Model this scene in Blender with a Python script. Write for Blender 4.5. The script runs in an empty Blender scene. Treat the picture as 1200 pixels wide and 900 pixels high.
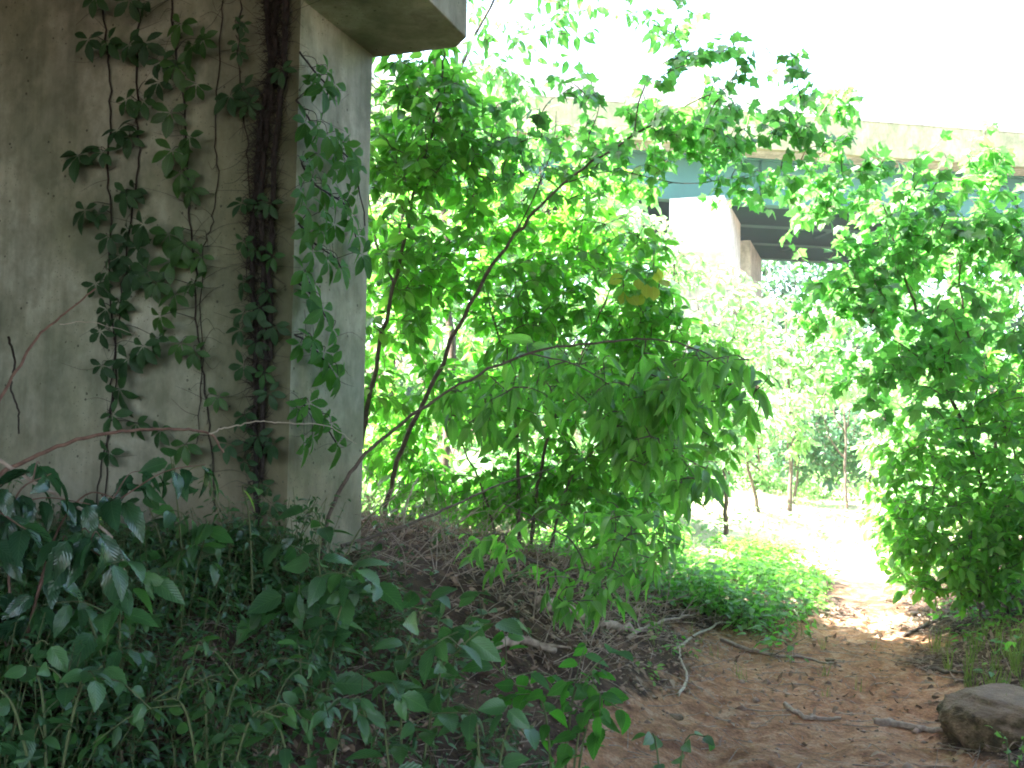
import bpy, bmesh, math
import numpy as np
from mathutils import Vector, noise
R = math.radians
sc = bpy.context.scene
COL = sc.collection
UP = np.array([0., 0., 1.])

# ------------------------------------------------------------------ camera frame
CAM = np.array([0., 0., 1.5]); FPX = 1167.0
_p, _r = R(3.2), R(0.9)
_f = np.array([0, math.cos(_p), math.sin(_p)]); _u0 = np.array([0, -math.sin(_p), math.cos(_p)]); _r0 = np.array([1., 0, 0])
_rt = math.cos(_r) * _r0 + math.sin(_r) * _u0
_up = math.cos(_r) * _u0 - math.sin(_r) * _r0
def ray(px, py): return _f + (px - 600) / FPX * _rt - (py - 450) / FPX * _up
def at(px, py, d): return CAM + d * ray(px, py)
def nrm(v):
    v = np.asarray(v, float); return v / (np.linalg.norm(v, axis=-1, keepdims=True) + 1e-9)

# ------------------------------------------------------------------ terrain
def _hash(i, j, s):
    h = np.sin(i * 127.1 + j * 311.7 + s * 74.7) * 43758.5453
    return h - np.floor(h)
def vnoise(x, y, s=0):
    x = np.asarray(x, float); y = np.asarray(y, float)
    i = np.floor(x); j = np.floor(y); fx = x - i; fy = y - j
    fx = fx * fx * (3 - 2 * fx); fy = fy * fy * (3 - 2 * fy)
    return ((_hash(i, j, s) * (1 - fx) + _hash(i + 1, j, s) * fx) * (1 - fy) + (_hash(i, j + 1, s) * (1 - fx) + _hash(i + 1, j + 1, s) * fx) * fy) * 2 - 1
def sstep(x, a, b):
    t = np.clip((np.asarray(x, float) - a) / (b - a), 0, 1); return t * t * (3 - 2 * t)
_A = math.atan(.345); SA, CA = math.sin(_A), math.cos(_A)
def st(X, Y): return X * SA + Y * CA, X * CA - Y * SA
def xy(s, t): return s * SA + t * CA, s * CA - t * SA
def path_mask(X, Y):
    s, t = st(X, Y)
    n = .28 * vnoise(X * 1.3, Y * 1.3, 3) + .16 * vnoise(X * 4, Y * 4, 4)
    left = -1.05 + .98 * sstep(s, 6.8, 9.6); right = .45 - .2 * sstep(s, 8, 11)
    m = sstep(t + n, left - .35, left + .2) * (1 - sstep(t + n, right - .1, right + .35))
    return m * sstep(s, -3, 0) * (1 - sstep(s, 30, 40))
def gz(X, Y):
    X = np.asarray(X, float); Y = np.asarray(Y, float)
    s, t = st(X, Y)
    lb = .93 * sstep(-t, .55, 2.9) * (1 - .68 * sstep(s, 5.6, 10.5))
    rb = .5 * sstep(t, .4, 1.9) * (1 - .3 * sstep(s, 14, 24))
    near = 1 - sstep(np.hypot(X, Y), 40, 90)
    z = (lb + rb) + .05 * vnoise(X * .9, Y * .9, 7) + .022 * vnoise(X * 3.1, Y * 3.1, 8)
    z = z + (.014 * vnoise(X * 8, Y * 8, 9) + .007 * vnoise(X * 19, Y * 19, 10)) * near
    pm = path_mask(X, Y)
    z = z - .05 * pm + pm * (.022 * vnoise(X * 5, Y * 5, 14) + .012 * np.abs(vnoise(X * 12, Y * 12, 15))) * near
    z = z + 9 * sstep(Y, 46, 95) * (1 + .2 * vnoise(X * .05, Y * .05, 12)) + 5 * sstep(-X, 14, 40) * sstep(Y, 8, 20) + 4.6 * sstep(-t, 6.2, 11) * (1 - sstep(s, 8, 13))  # last term: unseen left embankment added to cut light reaching the pier
    return z
def ground_at(px, py, lo=1.5, hi=60):
    d = ray(px, py); ts = np.linspace(lo, hi, 3000); P = CAM + ts[:, None] * d
    below = P[:, 2] < gz(P[:, 0], P[:, 1]); k = int(np.argmax(below)) if below.any() else len(ts) - 1
    p = P[k].copy(); p[2] = float(gz(p[0], p[1])); return p

# ------------------------------------------------------------------ materials
def mat(name):
    m = bpy.data.materials.new(name); m.use_nodes = True
    nt = m.node_tree; nt.nodes.clear()
    return m, nt, lambda k: nt.nodes.new(k), lambda a, b: nt.links.new(a, b)
def ramp(N, stops, interp='LINEAR'):
    n = N('ShaderNodeValToRGB'); cr = n.color_ramp; cr.interpolation = interp
    while len(cr.elements) < len(stops): cr.elements.new(.5)
    for e, (p, c) in zip(cr.elements, stops):
        e.position = p; e.color = (*c, 1) if len(c) == 3 else c
    return n
def noise_node(N, L, src, scale, detail=4, rough=.55, vec_scale=None):
    n = N('ShaderNodeTexNoise'); n.inputs['Scale'].default_value = scale; n.inputs['Detail'].default_value = detail; n.inputs['Roughness'].default_value = rough
    if vec_scale:
        mp = N('ShaderNodeMapping'); mp.inputs['Scale'].default_value = vec_scale; L(src, mp.inputs['Vector']); src = mp.outputs[0]
    L(src, n.inputs['Vector']); return n
def mixc(N, L, fac, a, b, mode='MIX'):
    n = N('ShaderNodeMix'); n.data_type = 'RGBA'; n.blend_type = mode
    for s, v in ((n.inputs['Factor'], fac), (n.inputs['A'], a), (n.inputs['B'], b)):
        if isinstance(v, (int, float)): s.default_value = v
        elif isinstance(v, tuple): s.default_value = (*v, 1)
        else: L(v, s)
    return n.outputs['Result']
def math_node(N, L, op, a, b=None, c=None):
    n = N('ShaderNodeMath'); n.operation = op
    for s, v in zip(n.inputs, (a, b, c)):
        if v is None: continue
        if isinstance(v, (int, float)): s.default_value = v
        else: L(v, s)
    return n.outputs[0]

def leaf_mat(name, cols, rough=.42, trans=.4, tmul=(1.9, 1.75, .7), vein=.35, spec=.5):
    m, nt, N, L = mat(name)
    out = N('ShaderNodeOutputMaterial'); bs = N('ShaderNodeBsdfPrincipled'); tr = N('ShaderNodeBsdfTranslucent'); mx = N('ShaderNodeMixShader')
    a = N('ShaderNodeAttribute'); a.attribute_name = 'rnd'
    rp = ramp(N, [(i / (len(cols) - 1), c) for i, c in enumerate(cols)]); L(a.outputs['Fac'], rp.inputs[0])
    uv = N('ShaderNodeUVMap'); sp = N('ShaderNodeSeparateXYZ'); L(uv.outputs[0], sp.inputs[0])
    off = math_node(N, L, 'ABSOLUTE', math_node(N, L, 'SUBTRACT', sp.outputs[0], .5))
    mid = math_node(N, L, 'LESS_THAN', off, .018)
    ph = math_node(N, L, 'SUBTRACT', math_node(N, L, 'MULTIPLY', sp.outputs[1], 9.0), math_node(N, L, 'MULTIPLY', off, 7.0))
    fr = math_node(N, L, 'FRACT', ph); ridge = math_node(N, L, 'ABSOLUTE', math_node(N, L, 'SUBTRACT', fr, .5))
    side = math_node(N, L, 'LESS_THAN', ridge, .05)
    vf = math_node(N, L, 'MULTIPLY', math_node(N, L, 'MAXIMUM', mid, side), vein)
    geo = N('ShaderNodeNewGeometry'); nz = noise_node(N, L, geo.outputs['Position'], 14, 3)
    c1 = mixc(N, L, math_node(N, L, 'MULTIPLY', nz.outputs[0], .5), rp.outputs[0], tuple(min(1, x * 1.5 + .01) for x in cols[-1]))
    c2 = mixc(N, L, vf, c1, tuple(min(1, x * 2.0 + .02) for x in cols[-1]))
    L(c2, bs.inputs['Base Color']); bs.inputs['Roughness'].default_value = rough; bs.inputs['Specular IOR Level'].default_value = spec
    bp = N('ShaderNodeBump'); bp.inputs['Strength'].default_value = .35; bp.inputs['Distance'].default_value = .004
    L(math_node(N, L, 'ADD', ridge, math_node(N, L, 'MULTIPLY', nz.outputs[0], .6)), bp.inputs['Height']); L(bp.outputs[0], bs.inputs['Normal'])
    L(mixc(N, L, 1.0, c2, tmul, 'MULTIPLY'), tr.inputs['Color'])
    mx.inputs[0].default_value = trans; L(bs.outputs[0], mx.inputs[1]); L(tr.outputs[0], mx.inputs[2]); L(mx.outputs[0], out.inputs[0])
    return m
def bark_mat(name, c1, c2, rough=.85, scale=30):
    m, nt, N, L = mat(name); out = N('ShaderNodeOutputMaterial'); bs = N('ShaderNodeBsdfPrincipled')
    g = N('ShaderNodeNewGeometry'); n = noise_node(N, L, g.outputs['Position'], scale, 5)
    r_ = ramp(N, [(.3, c1), (.7, c2)]); L(n.outputs[0], r_.inputs[0]); L(r_.outputs[0], bs.inputs['Base Color']); bs.inputs['Roughness'].default_value = rough
    bp = N('ShaderNodeBump'); bp.inputs['Strength'].default_value = .6; bp.inputs['Distance'].default_value = .01; L(n.outputs[0], bp.inputs['Height']); L(bp.outputs[0], bs.inputs['Normal'])
    L(bs.outputs[0], out.inputs[0]); return m
def concrete_mat(name, a, b, stain, moss=0., mossc=(.07, .085, .03), edge=None, base_z=None):
    m, nt, N, L = mat(name); out = N('ShaderNodeOutputMaterial'); bs = N('ShaderNodeBsdfPrincipled')
    g = N('ShaderNodeNewGeometry'); P = g.outputs['Position']
    n1 = noise_node(N, L, P, 1.6, 6, .6); n2 = noise_node(N, L, P, 7, 5, .65); n3 = noise_node(N, L, P, 2.2, 5, .6, (3.2, 3.2, .22)); n4 = noise_node(N, L, P, 60, 3)
    r1 = ramp(N, [(.38, a), (.62, b)]); L(n1.outputs[0], r1.inputs[0])
    r2 = ramp(N, [(.46, (0, 0, 0)), (.66, (1, 1, 1))]); L(n2.outputs[0], r2.inputs[0])
    c = mixc(N, L, math_node(N, L, 'MULTIPLY', r2.outputs[0], .45), r1.outputs[0], stain)
    r3 = ramp(N, [(.5, (0, 0, 0)), (.7, (1, 1, 1))]); L(n3.outputs[0], r3.inputs[0])
    c = mixc(N, L, math_node(N, L, 'MULTIPLY', r3.outputs[0], .5), c, stain)
    if moss:
        mf = ramp(N, [(.42, (0, 0, 0)), (.68, (1, 1, 1))]); L(noise_node(N, L, P, 1.1, 6, .65).outputs[0], mf.inputs[0])
        f = math_node(N, L, 'MULTIPLY', mf.outputs[0], moss)
        c = mixc(N, L, f, c, mossc)
    if edge is not None:      # a mossy run-off streak down the outer corner and a stained foot
        (ox, oy), (dx, dy), w = edge
        vm = N('ShaderNodeVectorMath'); vm.operation = 'DOT_PRODUCT'; L(P, vm.inputs[0]); vm.inputs[1].default_value = (dx, dy, 0)
        dist = math_node(N, L, 'SUBTRACT', vm.outputs['Value'], ox * dx + oy * dy)
        dist = math_node(N, L, 'ADD', dist, math_node(N, L, 'MULTIPLY', math_node(N, L, 'SUBTRACT', n3.outputs[0], .5), .35))
        er = ramp(N, [(0, (1, 1, 1)), (.55, (.75, .75, .75)), (1, (0, 0, 0))]); L(math_node(N, L, 'DIVIDE', dist, w), er.inputs[0])
        nf = N('ShaderNodeVectorMath'); nf.operation = 'DOT_PRODUCT'; L(g.outputs['Normal'], nf.inputs[0]); nf.inputs[1].default_value = (dy, -dx, 0)
        front = math_node(N, L, 'GREATER_THAN', math_node(N, L, 'ABSOLUTE', nf.outputs['Value']), .5)
        c = mixc(N, L, math_node(N, L, 'MULTIPLY', math_node(N, L, 'MULTIPLY', er.outputs[0], front), .8), c, mossc)
        sp = N('ShaderNodeSeparateXYZ'); L(P, sp.inputs[0])
        br = ramp(N, [(0, (1, 1, 1)), (1, (0, 0, 0))]); L(math_node(N, L, 'ADD', math_node(N, L, 'DIVIDE', math_node(N, L, 'SUBTRACT', sp.outputs[2], base_z), .9), math_node(N, L, 'SUBTRACT', n2.outputs[0], .5)), br.inputs[0])
        c = mixc(N, L, math_node(N, L, 'MULTIPLY', br.outputs[0], .55), c, (.17, .115, .075))
    vo = N('ShaderNodeTexVoronoi'); vo.inputs['Scale'].default_value = 16; L(P, vo.inputs['Vector'])
    pit = math_node(N, L, 'LESS_THAN', vo.outputs['Distance'], .12)
    sel = math_node(N, L, 'GREATER_THAN', n2.outputs[0], .51)
    c = mixc(N, L, math_node(N, L, 'MULTIPLY', math_node(N, L, 'MULTIPLY', pit, sel), .8), c, tuple(x * .3 for x in stain))
    v2 = N('ShaderNodeTexVoronoi'); v2.inputs['Scale'].default_value = 42; L(P, v2.inputs['Vector']); n5 = noise_node(N, L, P, 3.3, 5, .7, (1, 1, .6))
    sp2 = math_node(N, L, 'MULTIPLY', math_node(N, L, 'LESS_THAN', v2.outputs['Distance'], .16), math_node(N, L, 'GREATER_THAN', n5.outputs[0], .53))
    c = mixc(N, L, math_node(N, L, 'MULTIPLY', sp2, .6), c, tuple(x * .45 for x in stain))
    r5 = ramp(N, [(.4, (.62, .64, .58)), (.6, (1.12, 1.1, 1.05))]); L(n5.outputs[0], r5.inputs[0])
    c = mixc(N, L, .75, c, mixc(N, L, 1.0, c, r5.outputs[0], 'MULTIPLY'))
    L(c, bs.inputs['Base Color']); bs.inputs['Roughness'].default_value = .9
    bp = N('ShaderNodeBump'); bp.inputs['Strength'].default_value = .35; bp.inputs['Distance'].default_value = .01
    L(math_node(N, L, 'SUBTRACT', math_node(N, L, 'ADD', math_node(N, L, 'MULTIPLY', n4.outputs[0], .5), n2.outputs[0]), math_node(N, L, 'MULTIPLY', pit, sel)), bp.inputs['Height']); L(bp.outputs[0], bs.inputs['Normal'])
    L(bs.outputs[0], out.inputs[0]); return m
def paint_mat(name, c, rough=.5):
    m, nt, N, L = mat(name); out = N('ShaderNodeOutputMaterial'); bs = N('ShaderNodeBsdfPrincipled')
    g = N('ShaderNodeNewGeometry'); n = noise_node(N, L, g.outputs['Position'], .8, 5, .6, (1, 1, .3))
    r_ = ramp(N, [(.35, c), (.75, tuple(x * .72 for x in c))]); L(n.outputs[0], r_.inputs[0]); L(r_.outputs[0], bs.inputs['Base Color']); bs.inputs['Roughness'].default_value = rough
    L(bs.outputs[0], out.inputs[0]); return m
def ground_mat():
    m, nt, N, L = mat('soil'); out = N('ShaderNodeOutputMaterial'); bs = N('ShaderNodeBsdfPrincipled')
    g = N('ShaderNodeNewGeometry'); P = g.outputs['Position']
    n1 = noise_node(N, L, P, 1.3, 6, .62); n2 = noise_node(N, L, P, 9, 6, .65); n3 = noise_node(N, L, P, 55, 4, .6)
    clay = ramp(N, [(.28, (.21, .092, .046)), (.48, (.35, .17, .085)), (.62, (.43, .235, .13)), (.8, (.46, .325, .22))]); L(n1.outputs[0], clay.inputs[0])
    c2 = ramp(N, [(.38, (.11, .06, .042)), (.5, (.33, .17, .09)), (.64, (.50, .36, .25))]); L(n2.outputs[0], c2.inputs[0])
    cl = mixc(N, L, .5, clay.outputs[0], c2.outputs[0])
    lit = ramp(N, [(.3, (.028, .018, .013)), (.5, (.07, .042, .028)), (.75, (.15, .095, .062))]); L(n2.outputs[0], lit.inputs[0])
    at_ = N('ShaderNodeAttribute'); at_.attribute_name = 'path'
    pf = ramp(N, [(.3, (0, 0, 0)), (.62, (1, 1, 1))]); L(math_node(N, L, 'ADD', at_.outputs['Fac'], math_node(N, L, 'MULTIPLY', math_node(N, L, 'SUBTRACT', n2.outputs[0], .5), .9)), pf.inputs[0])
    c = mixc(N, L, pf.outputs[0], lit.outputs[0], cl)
    gr = N('ShaderNodeAttribute'); gr.attribute_name = 'sunlit_sand'
    c = mixc(N, L, gr.outputs['Fac'], c, mixc(N, L, n2.outputs[0], (.36, .33, .20), (.50, .46, .33)))  # tan clearing soil, paled further to paint in the blown-out sunlight
    sp = ramp(N, [(.35, (.55, .55, .55)), (.65, (1.25, 1.25, 1.25))]); L(n3.outputs[0], sp.inputs[0])
    c = mixc(N, L, .7, c, mixc(N, L, 1.0, c, sp.outputs[0], 'MULTIPLY'))
    L(c, bs.inputs['Base Color']); bs.inputs['Roughness'].default_value = .95; bs.inputs['Specular IOR Level'].default_value = .2
    bp = N('ShaderNodeBump'); bp.inputs['Strength'].default_value = .8; bp.inputs['Distance'].default_value = .03
    L(math_node(N, L, 'ADD', n2.outputs[0], math_node(N, L, 'MULTIPLY', n3.outputs[0], .5)), bp.inputs['Height']); L(bp.outputs[0], bs.inputs['Normal'])
    L(bs.outputs[0], out.inputs[0]); return m

M = {}
M['soil'] = ground_mat()
M['clod'] = bark_mat('clod', (.13, .07, .045), (.42, .31, .23), scale=12)
M['bark'] = bark_mat('bark', (.055, .04, .03), (.14, .105, .08))
M['bark_dark'] = bark_mat('bark_dark', (.014, .011, .009), (.04, .03, .024), scale=60)
M['cane'] = bark_mat('cane', (.10, .05, .035), (.2, .115, .08))
M['dry'] = bark_mat('dry_wood', (.19, .14, .105), (.40, .32, .25))
M['dry2'] = bark_mat('dry_stem', (.30, .25, .19), (.48, .42, .33))
M['green_stem'] = bark_mat('green_stem', (.06, .09, .03), (.12, .13, .05))
M['leaf_dark'] = leaf_mat('leaf_dark', [(.012, .038, .022), (.018, .055, .027), (.03, .08, .03)], .24, .22, (1.6, 1.9, .8), .3, .6)
M['leaf_herb'] = leaf_mat('leaf_herb', [(.02, .062, .03), (.032, .092, .036), (.058, .14, .042)], .32, .3, (1.6, 1.8, .8), .3, .5)
M['leaf_vine'] = leaf_mat('leaf_vine', [(.016, .046, .018), (.026, .075, .022), (.05, .125, .03)], .42, .35, (1.8, 2.0, .8), spec=.4)
M['leaf_creeper'] = leaf_mat('leaf_creeper', [(.012, .034, .016), (.018, .052, .02), (.03, .08, .025)], .5, .25, (1.7, 2.0, .8), spec=.3)
M['leaf_spray'] = leaf_mat('leaf_spray', [(.022, .085, .018), (.035, .12, .024), (.06, .165, .03)], .6, .45, (1.5, 2.1, .8), spec=.2)
M['leaf_mid'] = leaf_mat('leaf_mid', [(.026, .10, .02), (.045, .155, .028), (.085, .215, .045), (.14, .25, .06)], .42, .55, (1.65, 2.3, 1.0))
M['leaf_maple'] = leaf_mat('leaf_maple', [(.03, .11, .035), (.05, .16, .05), (.085, .21, .07), (.13, .25, .08)], .45, .52, (1.4, 1.95, 1.0))
M['leaf_bright'] = leaf_mat('leaf_bright', [(.05, .14, .015), (.08, .19, .022), (.12, .24, .03)], .45, .5, (1.7, 1.7, .7))
M['leaf_far'] = leaf_mat('leaf_far', [(.06, .16, .06), (.12, .24, .10), (.22, .36, .17)], .5, .45, (1.5, 1.7, 1.0), .1)  # far foliage paled to put the clearing's bright glare into its colour
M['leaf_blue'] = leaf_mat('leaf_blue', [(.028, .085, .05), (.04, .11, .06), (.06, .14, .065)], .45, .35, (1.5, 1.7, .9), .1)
M['leaf_yellow'] = leaf_mat('leaf_yellow', [(.36, .36, .05), (.44, .42, .08), (.36, .40, .08)], .5, .5, (1.3, 1.35, .9))
M['leaf_dead'] = leaf_mat('leaf_dead', [(.05, .028, .018), (.10, .058, .034), (.18, .11, .07), (.34, .25, .18)], .7, .1, (1, 1, 1), .2, .2)
M['grass'] = leaf_mat('grass', [(.06, .12, .025), (.10, .19, .035), (.2, .24, .07)], .5, .4, (1.6, 1.6, .8), 0)
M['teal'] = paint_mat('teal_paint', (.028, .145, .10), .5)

# ------------------------------------------------------------------ object helpers
def empty(name, loc):
    o = bpy.data.objects.new(name, None); COL.objects.link(o); o.location = tuple(map(float, loc)); o.empty_display_size = .2
    return o
def tag(o, label, cat, group=None, kind=None):
    o['label'] = label; o['category'] = cat
    if group: o['group'] = group
    if kind: o['kind'] = kind
    return o
def link(name, me, m, parent=None):
    o = bpy.data.objects.new(name, me); COL.objects.link(o)
    if m is not None: me.materials.append(m)
    if parent is not None:
        o.parent = parent; o.matrix_parent_inverse.identity()
    return o
def mesh_np(name, V, F, uv=None, attrs=None, smooth=True, origin=None):
    V = np.asarray(V, np.float32)
    if origin is not None: V = V - np.asarray(origin, np.float32)
    F = np.asarray(F, np.int32); k = F.shape[1]
    me = bpy.data.meshes.new(name)
    me.vertices.add(len(V)); me.vertices.foreach_set('co', V.ravel())
    me.loops.add(F.size); me.loops.foreach_set('vertex_index', F.ravel())
    me.polygons.add(len(F)); me.polygons.foreach_set('loop_start', np.arange(0, F.size, k, dtype=np.int32))
    try: me.polygons.foreach_set('loop_total', np.full(len(F), k, np.int32))
    except Exception: pass
    if smooth: me.polygons.foreach_set('use_smooth', np.ones(len(F), bool))
    me.update(calc_edges=True)
    if uv is not None:
        l = me.uv_layers.new(name='UVMap'); l.data.foreach_set('uv', np.asarray(uv, np.float32)[F.ravel()].ravel())
    for an, av in (attrs or {}).items():
        a = me.attributes.new(an, 'FLOAT', 'POINT'); a.data.foreach_set('value', np.asarray(av, np.float32))
    return me

class Tubes:
    def __init__(s): s.V = []; s.F = []; s.n = 0
    def add(s, pts, r0, r1, sides=6, taper=1.0):
        pts = np.asarray(pts, float); n = len(pts)
        T = np.gradient(pts, axis=0); T = nrm(T)
        ref = np.array([.31, .17, .93]) if abs(T[0] @ UP) < .9 else np.array([1., .2, .1])
        A = nrm(np.cross(T, ref)); B = np.cross(T, A)
        r = r0 + (r1 - r0) * (np.linspace(0, 1, n) ** taper)
        an = np.linspace(0, 2 * math.pi, sides, endpoint=False)
        ring = pts[:, None] + r[:, None, None] * (np.cos(an)[None, :, None] * A[:, None] + np.sin(an)[None, :, None] * B[:, None])
        s.V.append(ring.reshape(-1, 3))
        i = np.arange(n - 1)[:, None] * sides; j = np.arange(sides)[None]; j2 = (j + 1) % sides
        s.F.append(np.stack([i + j, i + j2, i + sides + j2, i + sides + j], -1).reshape(-1, 4) + s.n)
        # end caps as degenerate-free fans are left open: the ends taper to a point
        s.n += n * sides
    def build(s, name, m, parent=None, origin=None):
        return link(name, mesh_np(name, np.concatenate(s.V), np.concatenate(s.F), origin=origin), m, parent)

def leaf_tmpl(prof, fold=.25, curve=.25, serr=0., twist=0.):
    V = [(0, 0, 0)]; uv = [(.5, 0)]; wmax = max(w for _, w in prof)
    for i, (y, w) in enumerate(prof):
        w2 = w * (1 + serr * (1 if i % 2 else -1)); z = -curve * y * y
        for sx in (-1, 0, 1):
            V.append((sx * w2, y - (serr * .35 * abs(sx) * (i % 2)), z + abs(sx) * w2 * fold)); uv.append((.5 + sx * .5 * w2 / wmax, y))
    V.append((0, 1, -curve)); uv.append((.5, 1))
    F = [(0, 2, 1), (0, 3, 2)]; n = len(prof)
    for i in range(n - 1):
        a = 1 + 3 * i; b = a + 3
        for k in (0, 1): F += [(a + k, a + k + 1, b + k + 1), (a + k, b + k + 1, b + k)]
    a = 1 + 3 * (n - 1); F += [(a, a + 1, len(V) - 1), (a + 1, a + 2, len(V) - 1)]
    return np.array(V, float), np.array(F), np.array(uv, float)
def maple_tmpl():
    h = [(0, 0), (.16, -.05), (.36, .04), (.30, .16), (.42, .22), (.54, .48), (.36, .46), (.30, .50), (.24, .56), (.20, .74), (.10, .80), (0, 1)]
    pts = h + [(-x, y) for x, y in h[-2:0:-1]]
    V = [(0, .32, 0)] + [(x, y, .22 * abs(x) - .22 * max(0, y - .3) ** 2 - .1 * abs(x) ** 2) for x, y in pts]
    n = len(pts); F = [(0, 1 + i, 1 + (i + 1) % n) for i in range(n)]
    uv = [(.5 + v[0], v[1]) for v in V]
    return np.array(V, float), np.array(F), np.array(uv, float)
def prof(n, w, p=.42):
    ys = np.linspace(0, 1, n + 2)[1:-1]
    f = lambda y: w * (math.sin(math.pi * y ** (math.log(.5) / math.log(p)))) ** .85
    return [(float(y), f(float(y))) for y in ys]
T_OV = leaf_tmpl(prof(4, .24)); T_OV2 = leaf_tmpl(prof(5, .165, .4), .35, .4); T_LO = leaf_tmpl(prof(2, .24), .2, .2)
T_SER = leaf_tmpl(prof(13, .29, .4), .22, .28, .07); T_SER2 = leaf_tmpl(prof(11, .25, .45), .3, .5, .07)
T_LAN = leaf_tmpl(prof(5, .16, .4), .3, .5); T_RND = leaf_tmpl(prof(3, .40, .45), .15, .15); T_LFT = leaf_tmpl(prof(7, .235, .57), .25, .3, .05)
T_GR = leaf_tmpl([(.02, .018), (.3, .02), (.6, .015), (.85, .008)], .2, .55); T_MAP = maple_tmpl(); T_DEAD = leaf_tmpl(prof(6, .27), .5, .7, .08); T_DEAD2 = leaf_tmpl(prof(6, .22), -.4, -.5, .08)

class Leaves:
    def __init__(s): s.V = []; s.F = []; s.U = []; s.R = []; s.n = 0
    def add(s, tmpl, P, D, Nn, Ln, rnd, wid=1.0):
        P = np.atleast_2d(P); D = nrm(np.atleast_2d(D)); Nn = np.atleast_2d(Nn); N_ = len(P)
        if N_ == 0: return
        Ln = np.broadcast_to(np.asarray(Ln, float), (N_,)); rnd = np.broadcast_to(np.asarray(rnd, float), (N_,)); wid = np.broadcast_to(np.asarray(wid, float), (N_,))
        X = nrm(np.cross(D, Nn)); Z = np.cross(X, D)
        tv, tf, tu = tmpl
        W = P[:, None] + Ln[:, None, None] * (tv[None, :, 0, None] * wid[:, None, None] * X[:, None] + tv[None, :, 1, None] * D[:, None] + tv[None, :, 2, None] * Z[:, None])
        s.V.append(W.reshape(-1, 3)); s.F.append((tf[None] + (np.arange(N_) * len(tv))[:, None, None]).reshape(-1, 3) + s.n)
        s.U.append(np.tile(tu, (N_, 1))); s.R.append(np.repeat(rnd, len(tv))); s.n += N_ * len(tv)
    def build(s, name, m, parent=None, origin=None):
        return link(name, mesh_np(name, np.concatenate(s.V), np.concatenate(s.F), np.concatenate(s.U), {'rnd': np.concatenate(s.R)}, origin=origin), m, parent)

def crom(pts, k=6):
    P = np.asarray(pts, float)
    if len(P) < 3: return P[0] + np.linspace(0, 1, k + 1)[:, None] * (P[1] - P[0])
    Q = np.vstack([2 * P[0] - P[1], P, 2 * P[-1] - P[-2]]); out = []
    for i in range(1, len(Q) - 2):
        for t in np.linspace(0, 1, k, endpoint=False):
            out.append(.5 * (2 * Q[i] + (Q[i + 1] - Q[i - 1]) * t + (2 * Q[i - 1] - 5 * Q[i] + 4 * Q[i + 1] - Q[i + 2]) * t * t + (3 * Q[i] - Q[i - 1] - 3 * Q[i + 1] + Q[i + 2]) * t ** 3))
    out.append(P[-1]); return np.array(out)
def B(px, py, d, rx, ry, rd, n, gap=.0):
    return (at(px, py, d), np.array([rx * d / FPX, rd, ry * d / FPX]), n, gap)
def jit(rs, n, a): return rs.normal(0, a, (n, 3))

def place_leaves(rs, lv, tmpl, path, t0, spacing, leaf_len, droop=.45, side=.9, upn=.9, nj=.45, lenj=.25, pet=.15, light=None):
    seg = np.linalg.norm(np.diff(path, axis=0), axis=1); cum = np.concatenate([[0], np.cumsum(seg)]); tot = cum[-1]
    a = np.arange(max(tot * t0, 0), tot, spacing); a = np.append(a, tot); a = np.clip(a + rs.uniform(-.3, .3, len(a)) * spacing, 0, tot)
    P = np.stack([np.interp(a, cum, path[:, k]) for k in range(3)], 1)
    T = nrm(np.stack([np.interp(np.clip(a + .02, 0, tot), cum, path[:, k]) - np.interp(np.clip(a - .02, 0, tot), cum, path[:, k]) for k in range(3)], 1))
    S = nrm(np.cross(T, UP)) * np.where(np.arange(len(a)) % 2, 1, -1)[:, None]
    S[-1] *= .15
    D = nrm(.55 * T + side * S + np.array([0, 0, -droop]) * rs.uniform(.5, 1.5, (len(a), 1)) + jit(rs, len(a), .25))
    N_ = UP * upn + jit(rs, len(a), nj) + D * .2
    if light is not None: N_ = N_ + np.asarray(light)
    L_ = leaf_len * (1 + lenj * rs.uniform(-1.3, .8, len(a)))
    lv.add(tmpl, P + D * L_[:, None] * pet * rs.uniform(.3, 1, (len(a), 1)), D, N_, L_, rs.uniform(0, 1, len(a)), rs.uniform(.85, 1.15, len(a)))

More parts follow.
